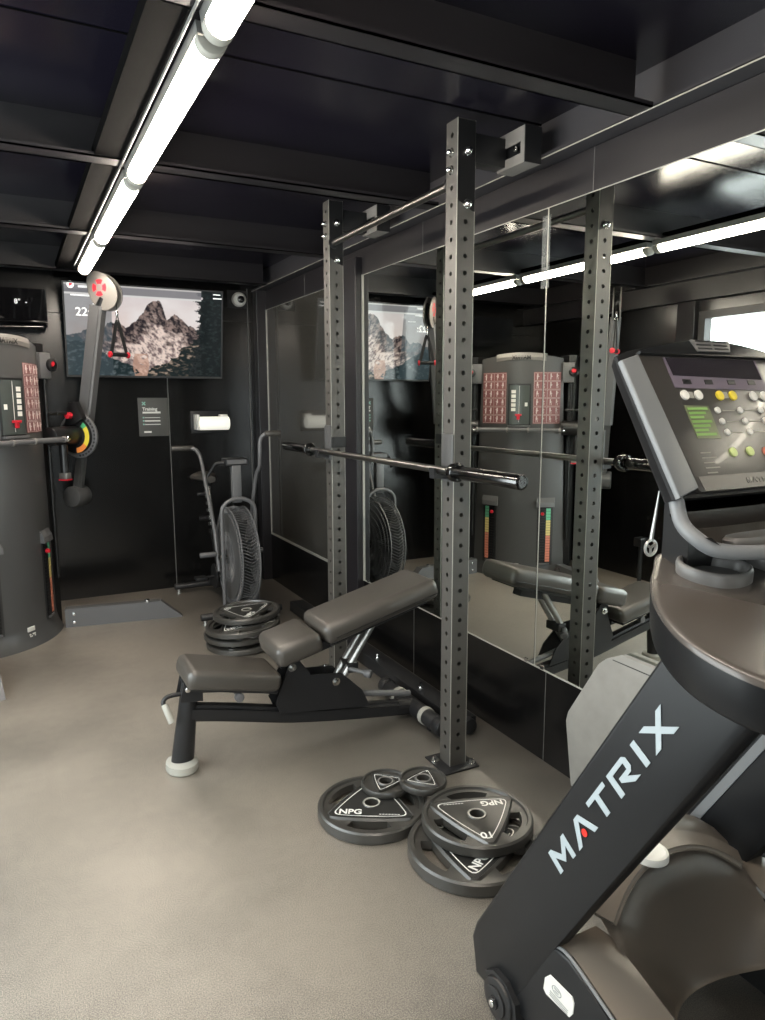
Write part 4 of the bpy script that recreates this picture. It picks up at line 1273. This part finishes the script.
# MATRIX lettering in strokes on the outer face
P0 = Vector((XM - .0012, 1.030, .498)); P1 = Vector((XM - .0012, .782, .906))
xd = (P1 - P0).normalized(); yd = Vector((0, xd.z, -xd.y))
TLEN = (P1 - P0).length
lh = .047
LM = axesM(P0, xd, yd)
def stroke(b, pts, M):
    vs = [b.verts.new(M @ Vector((x, y, 0))) for x, y in pts]; vt = [b.verts.new(M @ Vector((x, y, .0009))) for x, y in pts]
    b.faces.new(vt); n = len(vs)
    for i in range(n): b.faces.new((vs[i], vs[(i + 1) % n], vt[(i + 1) % n], vt[i]))
def letters(b, M, sx, sy):
    S = lambda pts, ox: stroke(b, [((ox + x) * sx, y * sy) for x, y in pts], M)
    w = .20
    S([(0, 0), (w, 0), (w, .60), (.55, .14), (.90, .60), (.90, 0), (1.10, 0), (1.10, 1), (.92, 1), (.55, .48), (.18, 1), (0, 1)], 0)               # M
    S([(0, 0), (.22, 0), (.66, .78), (1.02, 0), (1.24, 0), (.78, 1), (.52, 1)], 1.35)     # A without crossbar
    S([(.42, 0), (.63, 0), (.63, .80), (1.05, .80), (1.05, 1), (0, 1), (0, .80), (.42, .80)], 2.72)     # T
    S([(0, 0), (.21, 0), (.21, .80), (.80, .80), (.80, .54), (.35, .54), (.35, .36), (.80, 0), (1.10, 0), (.68, .36), (.88, .36), (1.0, .50), (1.0, .86), (.88, 1), (0, 1)], 4.02)   # R
    S([(0, 0), (.21, 0), (.21, 1), (0, 1)], 5.42)                                  # I
    S([(0, 0), (.27, 0), (.575, .34), (.88, 0), (1.15, 0), (.71, .5), (1.15, 1), (.88, 1), (.575, .66), (.27, 1), (0, 1), (.44, .5)], 5.92)                # X
b = B(); letters(b, LM, TLEN / 7.07 * 1.075, lh); obj('lettering', b, TEXTM, m1, smooth=0, label='pale silver letters MATRIX')
b = B(); sx = TLEN / 7.07 * 1.075
vs = [((1.97 + .11 * math.cos(t)) * sx, (.30 + .17 * math.sin(t)) * lh) for t in [2 * PI * k / 16 for k in range(16)]]
stroke(b, vs, LM @ Matrix.Translation((0, 0, .0003))); obj('red_drop', b, mat('bright_red', (.75, .03, .02), .4), m1, smooth=0)
# front wheel
for x in (XM + .0, XM + .63):
    b = B(); cyl(b, (x - .022, 1.212, .056), (x + .035, 1.212, .056), .054, n=36, bev=.008); wh = obj('wheel', b, GYMD, tm)
    b = B(); cyl(b, (x - .027, 1.212, .056), (x - .021, 1.212, .056), .036, n=28, bev=.002); cyl(b, (x - .033, 1.212, .056), (x - .026, 1.212, .056), .016, n=6); obj('wheel_hub', b, STEELB, wh)
    b = B(); cyl(b, (x - .038, 1.212, .056), (x - .032, 1.212, .056), .009, n=14, bev=.002); obj('axle_bolt', b, CHROME, wh)
    b = B(); prism(b, [(1.27, .09), (1.235, .118), (1.19, .118), (1.15, .09), (1.142, .03), (1.155, .03), (1.165, .08), (1.195, .107), (1.23, .107), (1.26, .08)], 'x', x - .014, x + .02); obj('wheel_guard', b, STEELB, wh, smooth=0)
# side rails
for x0, x1 in ((XM, XM + .130), (XM + .555, XM + .680)):
    b = B(); prism(b, [(1.19, .06), (1.05, .315), (1.00, .320), (.85, .268), (.62, .19), (.45, .165), (-.60, .165), (-.62, .05)], 'x', x0, x1, bev=.008, seg=3)
    sr = obj('side_rail', b, TMB, tm)
    b = B(); sweep(b, spline([(x0 + .008, 1.05, .314), (x0 + .008, 1.00, .320), (x0 + .008, .85, .268), (x0 + .008, .62, .19), (x0 + .008, .45, .166), (x0 + .008, -.6, .166)], 4), .004, n=8); obj('rail_trim', b, TMS, sr)
    b = B(); prism(b, [(1.05, .317), (1.0, .323), (.85, .271), (.62, .193), (.45, .168), (-.6, .168), (-.6, .160), (.45, .160), (.62, .18), (.85, .255), (1.0, .305), (1.04, .30)], 'x', x0 + .015, x1 - .003, bev=.002); obj('rail_top', b, TMH, sr)
b = B()
LP = [(1.066, .228), (1.051, .246), (.982, .249), (.976, .238), (.978, .212), (.988, .196), (1.061, .191), (1.070, .198)]
prism(b, LP, 'x', XM - .0022, XM - .0002); lab = obj('rating_label', b, WHITE, tm, smooth=0, label='white information label on the side rail')
b = B()
LT = axesM((XM - .0026, 1.058, .222), Vector((0, -1, -.05)), Vector((0, -.05, 1)))
sweep(b, [LT @ Vector((.030 + .014 * math.cos(a), .004 + .009 * math.sin(a), 0)) for a in [2 * PI * k / 24 for k in range(25)]], .0008, n=6, caps=False)
for q, (x0, x1) in enumerate(((.022, .038), (.024, .036))): box(b, x0, x1, .006 - q * .006, .008 - q * .006, -.0002, .0004, LT)
for q in range(3): box(b, .010, .066, -.012 - q * .005, -.0105 - q * .005, -.0002, .0004, LT)
obj('label_text', b, mat('label_grey_print', (.25, .25, .25), .5), lab, smooth=0)
# motor hood
HX0, HX1 = XM + .118, XM + .568
b = B()
rings = []
for k in range(33):
    t = k / 32; x = HX0 + (HX1 - HX0) * t
    e = abs(2 * t - 1)
    yr = .935 - .14 * e ** 2.2; zr = .165 + .085 * e ** 2.5
    top = .430 - .035 * e ** 4
    P = [(1.27, .16), (1.27, .30), (1.245, .37), (1.20, top - .018), (1.15, top), (1.10, top), (1.06, top - .014), (1.035, top - .04)]
    a = P[-1]
    for f, g in ((.18, .22), (.38, .45), (.6, .68), (.8, .86), (.93, .96), (1, 1)):
        P.append((a[0] + (yr - a[0]) * f ** 1.15 if f < 1 else yr, a[1] + (zr - a[1]) * g))
    rings.append([(x, y, z) for y, z in P])
loft(b, rings, closed=False, caps=False)
bmesh.ops.solidify(b, geom=b.faces[:], thickness=.004)
hood = obj('motor_hood', b, TMH, tm, smooth=60)
# raised band across the hood
b = B()
pts = []
for k in range(25):
    t = k / 24; x = HX0 + .004 + (HX1 - HX0 - .008) * t
    e = abs(2 * t - 1)
    pts.append((x, 1.075 - .05 * e ** 2, .428 - .075 * e ** 2.4))
sweep(b, pts, 0, flat=(.028, .010, (0, -.3, 1)))
bmesh.ops.bevel(b, geom=[q for q in b.edges if abs((q.verts[0].co - q.verts[1].co).normalized().x) > .6], offset=.008, segments=3, affect='EDGES')
obj('hood_band', b, TMH, hood, smooth=60)
b = B(); lathe(b, [(0, .004), (.030, .004), (.034, .007), (.040, .006), (.042, 0), (.042, -.010)], Matrix.Translation((1.245, 1.060, .436)), n=32); obj('round_cap', b, WHITE, hood, label='round cream cap on the hood')
# deck and belt
b = B(); box(b, XM + .075, XM + .625, -.58, .66, .06, .150, bev=.004); obj('deck', b, TMB, tm)
b = B(); box(b, XM + .12, XM + .58, -.57, .66, .150, .160, bev=.003); obj('running_belt', b, BELT, tm)
# tray / arms section, tilted slightly to the runner
def smooth_poly(pts, sub=5):
    n = len(pts); out = []
    for i in range(n):
        a, b_, c, d = (Vector((*pts[(i + j - 1) % n], 0)) for j in range(4))
        for k in range(sub):
            t = k / sub
            p = 0.5 * ((2 * b_) + (c - a) * t + (2 * a - 5 * b_ + 4 * c - d) * t * t + (3 * b_ - a - 3 * c + d) * t ** 3)
            out.append((p.x, p.y))
    return out
def tray_z(x, y): return 1.080 + .16 * (y - .60)
cx = 1.30
outl = [(1.21, 1.045), (1.12, .985), (1.04, .920), (.965, .835), (.915, .745), (.900, .670), (.915, .595), (.97, .545), (1.06, .545), (1.15, .60), (1.22, .63), (1.30, .635)]
full = outl + [(2 * cx - x, y) for x, y in outl[::-1][1:]]
full = smooth_poly(full, 4)
cen = Vector((cx, .84))
b = B()
rings = []
for s_, dz in ((.93, -.085), (.97, -.080), (.985, -.072), (1.0, -.040), (1.008, -.008), (1.004, .000), (.985, .004), (.95, .005), (.86, .004), (.72, .004), (.55, .004), (.35, .004)):
    rg = []
    for x, y in full:
        # shrink toward the ring's own spine
        sxp = max(1.10, min(2 * cx - 1.10, x)); syp = .80 if True else y
        X = sxp + (x - sxp) * s_; Y = .82 + (y - .82) * s_
        rg.append((X, Y, tray_z(X, Y) + dz))
    rings.append(rg)
loft(b, rings)
b.faces.ensure_lookup_table()
nfull = len(full)
for q in range(nfull * 4): b.faces[q].material_index = 1
tray = obj('console_tray', b, [TMT, TMB], tm, smooth=60, label='wide dark tray wrapping the console base')
# bottle holders
for sx in (-1, 1):
    c = Vector((cx + sx * .102, .905))
    def bean(r, k, n=40):
        a = 2 * PI * k / n
        rr = r * .88 * (1 + .10 * math.cos(2 * a + .6) + .05 * math.cos(3 * a) - .06 * math.exp(-((a - .35) / .25) ** 2))
        return (c.x + rr * math.cos(a) * 1.08, c.y + rr * math.sin(a) * .98)
    prof = [(.070, -.030), (.073, .0), (.074, .018), (.072, .024), (.068, .026), (.063, .024), (.061, .018), (.058, -.01), (.050, -.045), (.046, -.055)]
    b = B(); rings = []
    for r, dz in prof:
        rings.append([(*bean(r, k), tray_z(c.x, bean(r, k)[1]) + dz + .004) for k in range(40)])
    loft(b, rings, caps=False)
    b.faces.new([b.verts.new((*bean(.047, k), tray_z(c.x, bean(.047, k)[1]) + .012)) for k in range(40)])
    obj('bottle_holder', b, CUPM, tray, smooth=60, label='grey oval bottle holder')
# lower console scoop
K = 1.15
def frameface():
    p0 = Vector((0, 1.035, 1.573)); dv = Vector((0, .12, .23)).normalized()
    return p0, dv
p0, dv = frameface()
nrm = Vector((0, -dv.z, dv.y))
FM = axesM(p0, (1, 0, 0), dv, nrm)      # local: X along width, Y up the face, Z out toward the runner
CX0, CX1 = 1.040, 1.560
b = B()
# housing body with domed crown
crown = []
for k in range(17):
    t = k / 16; x = CX0 + (CX1 - CX0) * t
    crown.append((x, -.012 + .036 * math.sin(PI * t) ** .7))
poly = [(CX0, -.030)] + crown + [(CX1, -.030), (CX1 - .03, -.312), (CX0 + .022, -.312)]
mx_ = (CX0 + CX1) / 2
rings = []
for dz, sc1 in ((-.008, .985), (-.014, .992), (-.040, .93), (-.070, .80), (-.090, .60)):
    rings.append([FM @ Vector((mx_ + (x - mx_) * sc1, -.16 + (y + .16) * (sc1 * .5 + .5), dz)) for x, y in poly])
loft(b, rings)
con = obj('console', b, mat('console_back', (.008, .008, .009), .55, spec=.25), tm, smooth=40)
# silver frame
b = B()
def fr_seg(b, a, c, wa, wc, d0=-.02, d1=.006):
    pass
prism(b, [(CX0, -.028), (CX0 + .050, -.014), (CX0 + .085, -.296), (CX0 + .026, -.312)], 'z', -.010, .004, FM, bev=.004, seg=3)
obj('silver_frame', b, TMS, con, smooth=50)
b = B(); prism(b, [(CX1, -.028), (CX1 - .050, -.014), (CX1 - .085, -.296), (CX1 - .026, -.312)], 'z', -.010, .004, FM, bev=.004, seg=3)
obj('silver_frame', b, TMS, con, smooth=50)
b = B(); prism(b, [(CX0 + .046, -.016), (CX1 - .046, -.016), (CX1 - .078, -.296), (CX1 - .088, -.304), (CX0 + .088, -.304), (CX0 + .078, -.296)], 'z', -.02, .003, FM, bev=.002)
face = obj('control_face', b, TMF, con, smooth=30)
b = B()
pr = [(CX0 + .05, -.016)]
for k in range(17):
    t = k / 16; x = CX0 + .05 + (CX1 - CX0 - .10) * t
    pr.append((x, -.010 + .030 * math.sin(PI * t)))
pr.append((CX1 - .05, -.016))
prism(b, pr, 'z', -.03, .010, FM, bev=.003); obj('crown_cover', b, TMB, con)
# vent
b = B(); vx, vy = 1.300, .0065
prism(b, [(vx - .060, vy + .012), (vx + .058, vy + .012), (vx + .050, vy - .014), (vx - .048, vy - .014)], 'z', .008, .014, FM, bev=.002); vn = obj('fan_vent', b, CUPM, con)
b = B()
for r in (-.0085, 0, .0085):
    for q in (-.027, .024): box(b, vx + q - .021, vx + q + .021, vy + r - .0016, vy + r + .0016, .0135, .0150, FM)
obj('vent_slot', b, GYMD, vn, smooth=0)
def fx(x): return x * K
def fpoly(b, pts, z0=.003, z1=.0042): prism(b, [(x * K, y * K) for x, y in pts], 'z', z0, z1, FM)
b = B(); fpoly(b, [(1.003, -.0170), (1.006, -.076), (1.250, -.080), (1.246, -.0170)]); dw = obj('display_window', b, mat('display_mauve', (.16, .13, .17), .3), face, smooth=0)
b = B(); fpoly(b, [(1.008, -.0175), (1.012, -.0525), (1.243, -.058), (1.240, -.0175)], .0042, .0050); obj('display_glass', b, mat('display_black', (.022, .018, .024), .15), dw, smooth=0)
b = B()
for x in (1.040, 1.095, 1.155, 1.210): fpoly(b, [(x - .010, -.060), (x + .010, -.060), (x + .010, -.069), (x - .010, -.069)], .0042, .0050)
obj('soft_key', b, GYMD, dw, smooth=0)
def button(b, x, y, r, z1=.0075, sx=1): lathe(b, [(r, .003), (r, z1 - .001), (r * .8, z1), (0, z1)], FM @ Matrix.Translation((x * K, y * K, 0)) @ Matrix.Diagonal((sx, 1, 1, 1)), n=20)
LIME = mat('lime_button', (.62, .72, .30), .4)
for nm, m_, L_, r_ in (('arrow_button', WHITE, ((1.0223, -.0901), (1.0565, -.0900), (1.2006, -.0918), (1.2304, -.0918)), .0105), ('yellow_button', YELLOW, ((1.1106, -.0911), (1.1450, -.0911)), .0105),
                       ('workout_button', WHITE, ((1.0904, -.1196), (1.0915, -.141), (1.094, -.1616), (1.1493, -.1201), (1.1517, -.1413), (1.1537, -.1619), (1.205, -.120), (1.206, -.141), (1.207, -.162)), .007),
                       ('start_button', LIME, ((1.0898, -.199), (1.1339, -.199)), .010), ('stop_button', mat('soft_red_button', (.70, .25, .18), .4), ((1.1765, -.2009),), .010)):
    for x, y in L_:
        b = B(); button(b, x, y, r_); bt = obj(nm, b, m_, face)
        b = B()
        M = FM @ Matrix.Translation((x * K, y * K, .0076))
        if nm == 'arrow_button': prism(b, [(-.003, -.004), (.004, 0), (-.003, .004)], 'z', 0, .0004, M)
        else: box(b, -.0035, .0035, -.001, .001, 0, .0004, M); box(b, -.001, .001, -.0035, .0035, 0, .0004, M)
        obj('button_symbol', b, GYMD, bt, smooth=0) if False else b.free()
b = B(); fpoly(b, [(1.0122, -.1093), (1.0719, -.1108), (1.0728, -.1725), (1.0157, -.1709)], .003, .0042); gp = obj('profile_panel', b, mat('olive_panel', (.15, .17, .09), .35), face, smooth=0)
b = B()
for k in range(7): 
    y = -.114 - k * .008
    fpoly(b, [(1.0165, y), (1.066 - (k % 3) * .008, y), (1.066 - (k % 3) * .008, y - .0045), (1.0165, y - .0045)], .0042, .0048)
obj('profile_bars', b, mat('leaf_green', (.22, .42, .10), .4), gp, smooth=0)
b = B()
for y in (-.120, -.141, -.162):
    for x in (1.104, 1.163): fpoly(b, [(x, y + .001), (x + .032, y + .001), (x + .032, y - .001), (x, y - .001)], .003, .0036)
for k in range(5): fpoly(b, [(1.010, -.196 - k * .009), (1.035 + (k % 2) * .01, -.196 - k * .009), (1.035 + (k % 2) * .01, -.198 - k * .009), (1.010, -.198 - k * .009)], .003, .0036)
for x0 in (1.039, 1.128, 1.216): fpoly(b, [(x0 - .006, -.0835), (x0 + .006, -.0835), (x0 + .006, -.0955), (x0 - .006, -.0955)], .003, .0036)
obj('printed_legend', b, mat('legend_grey', (.35, .34, .30), .5), face, smooth=0)
b = B(); fpoly(b, [(.984, -.238), (1.262, -.238), (1.260, -.2635), (.990, -.2635)], .003, .0036); obj('lower_band', b, mat('face_band', (.05, .045, .042), .35), face, smooth=0)
b = B(); letters(b, FM @ Matrix.Translation((1.0985 * K, -.2560 * K, .0038)), .0115, .0115); obj('lettering', b, mat('dark_lettering', (.02, .02, .02), .3), face, smooth=0)

# scoop under the console (accessory tray)
b = B()
rings = []
rowsp = [(.905, 1.300, .0), (.905, 1.262, .01), (.910, 1.225, .02), (.89, 1.200, .02), (.85, 1.190, .02), (.815, 1.196, .03)]
for k in range(25):
    t = k / 24; x = 1.09 + (2 * cx - 2 * 1.09) * t
    e = abs(2 * t - 1) ** 6
    bulge = math.sin(PI * t)
    rings.append([(x, y + .02 - (.032 * bulge if i > 2 else 0) + e * .0, z + e * .035 * (1 if i > 1 else 0)) for i, (y, z, q) in enumerate(rowsp)])
loft(b, rings, closed=False, caps=False)
bmesh.ops.solidify(b, geom=b.faces[:], thickness=.006)
sc_ = obj('accessory_scoop', b, TMT, tm, smooth=60)
b = B()
half = [(1.085, .915, 1.300), (1.083, .895, 1.250), (1.090, .862, 1.222), (1.115, .838, 1.205), (1.18, .812, 1.200)]
pts = spline(half + [(1.30, .795, 1.198)] + [(2.60 - x, y, z) for x, y, z in half[::-1]], 5)
sweep(b, pts, .014, n=12); obj('scoop_rim', b, TMS, sc_, smooth=60, label='silver rim of the scoop')
b = B(); rings = []
for s_, dz in ((1, 0), (1.03, .012), (.96, .018), (.90, .010), (.84, -.01)):
    rings.append([(1.285 + .115 * s_ * math.copysign(abs(math.cos(a)) ** .6, math.cos(a)), .862 + .026 * s_ * math.copysign(abs(math.sin(a)) ** .7, math.sin(a)), 1.202 + dz) for a in [2 * PI * k / 32 for k in range(32)]])
loft(b, rings, caps=False); obj('phone_pocket', b, CUPM, sc_, smooth=60)
# neck joining tray and console
b = B(); prism(b, [(1.16, .94), (1.44, .94), (1.42, 1.02), (1.18, 1.02)], 'z', 1.08, 1.36, bev=.02, seg=3); obj('neck', b, GYMD, tm)
# underside cover between masts and tray
b = B(); prism(b, [(.62, 1.04), (.64, 1.005), (.78, 1.02), (.80, 1.06), (.70, 1.065)], 'x', XM + .04, XM + .640, bev=.006); obj('cross_shroud', b, TMB, tm)
b = B(); box(b, XM + .10, XM + .60, 1.24, 1.30, .86, .92, bev=.02); 
b.free()
# safety clip
b = B()
pts = [(1.085 + .015 * math.cos(a), .965, 1.190 + .015 * math.sin(a)) for a in [2 * PI * k / 20 for k in range(21)]]
sweep(b, pts, .003, n=6, caps=False); cyl(b, (1.085, .965, 1.205), (1.10, .965, 1.300), .004, .0015, n=8)
for a in (.5, 2.6, 4.7): sweep(b, [(1.085, .965, 1.190), (1.085 + .013 * math.cos(a), .965, 1.190 + .013 * math.sin(a))], .0025, n=6)
obj('safety_clip', b, ALU, tm)

# ------------------------------------------------------------------ grey board by the wall
b = B()
prism(b, [(1.945, .0), (1.985, .25), (1.975, .29), (1.83, .53), (1.79, .565), (1.72, .60), (1.50, .60), (1.30, .56), (1.20, .45), (1.20, 0)], 'x', 1.822, 1.846, bev=.003)
bd = solo('leaning_board', b, BOARD, 'scuffed light grey board standing at the wall behind the treadmill mast', 'board', (1.834, 1.6, 0), local=False)
b = B(); box(b, 1.8212, 1.8222, 1.50, 1.76, .568, .571); obj('groove', b, GYMD, bd, smooth=0)

# ------------------------------------------------------------------ small post seen in the mirror by the left wall
t = thing('floor_post', 'short black post with a square head near the left wall, seen in the mirror', 'post', (-.62, 3.95, 0))
b = B(); cyl(b, (-.62, 3.95, .0), (-.62, 3.95, .36), .016, n=12); obj('stem', b, STEELB, t)
b = B(); box(b, -.66, -.58, 3.91, 3.99, .34, .41, bev=.006); obj('head', b, GYMD, t)
b = B(); cyl(b, (-.62, 3.95, 0), (-.62, 3.95, .012), .09, n=28, bev=.004); obj('foot_disc', b, GYMD, t)
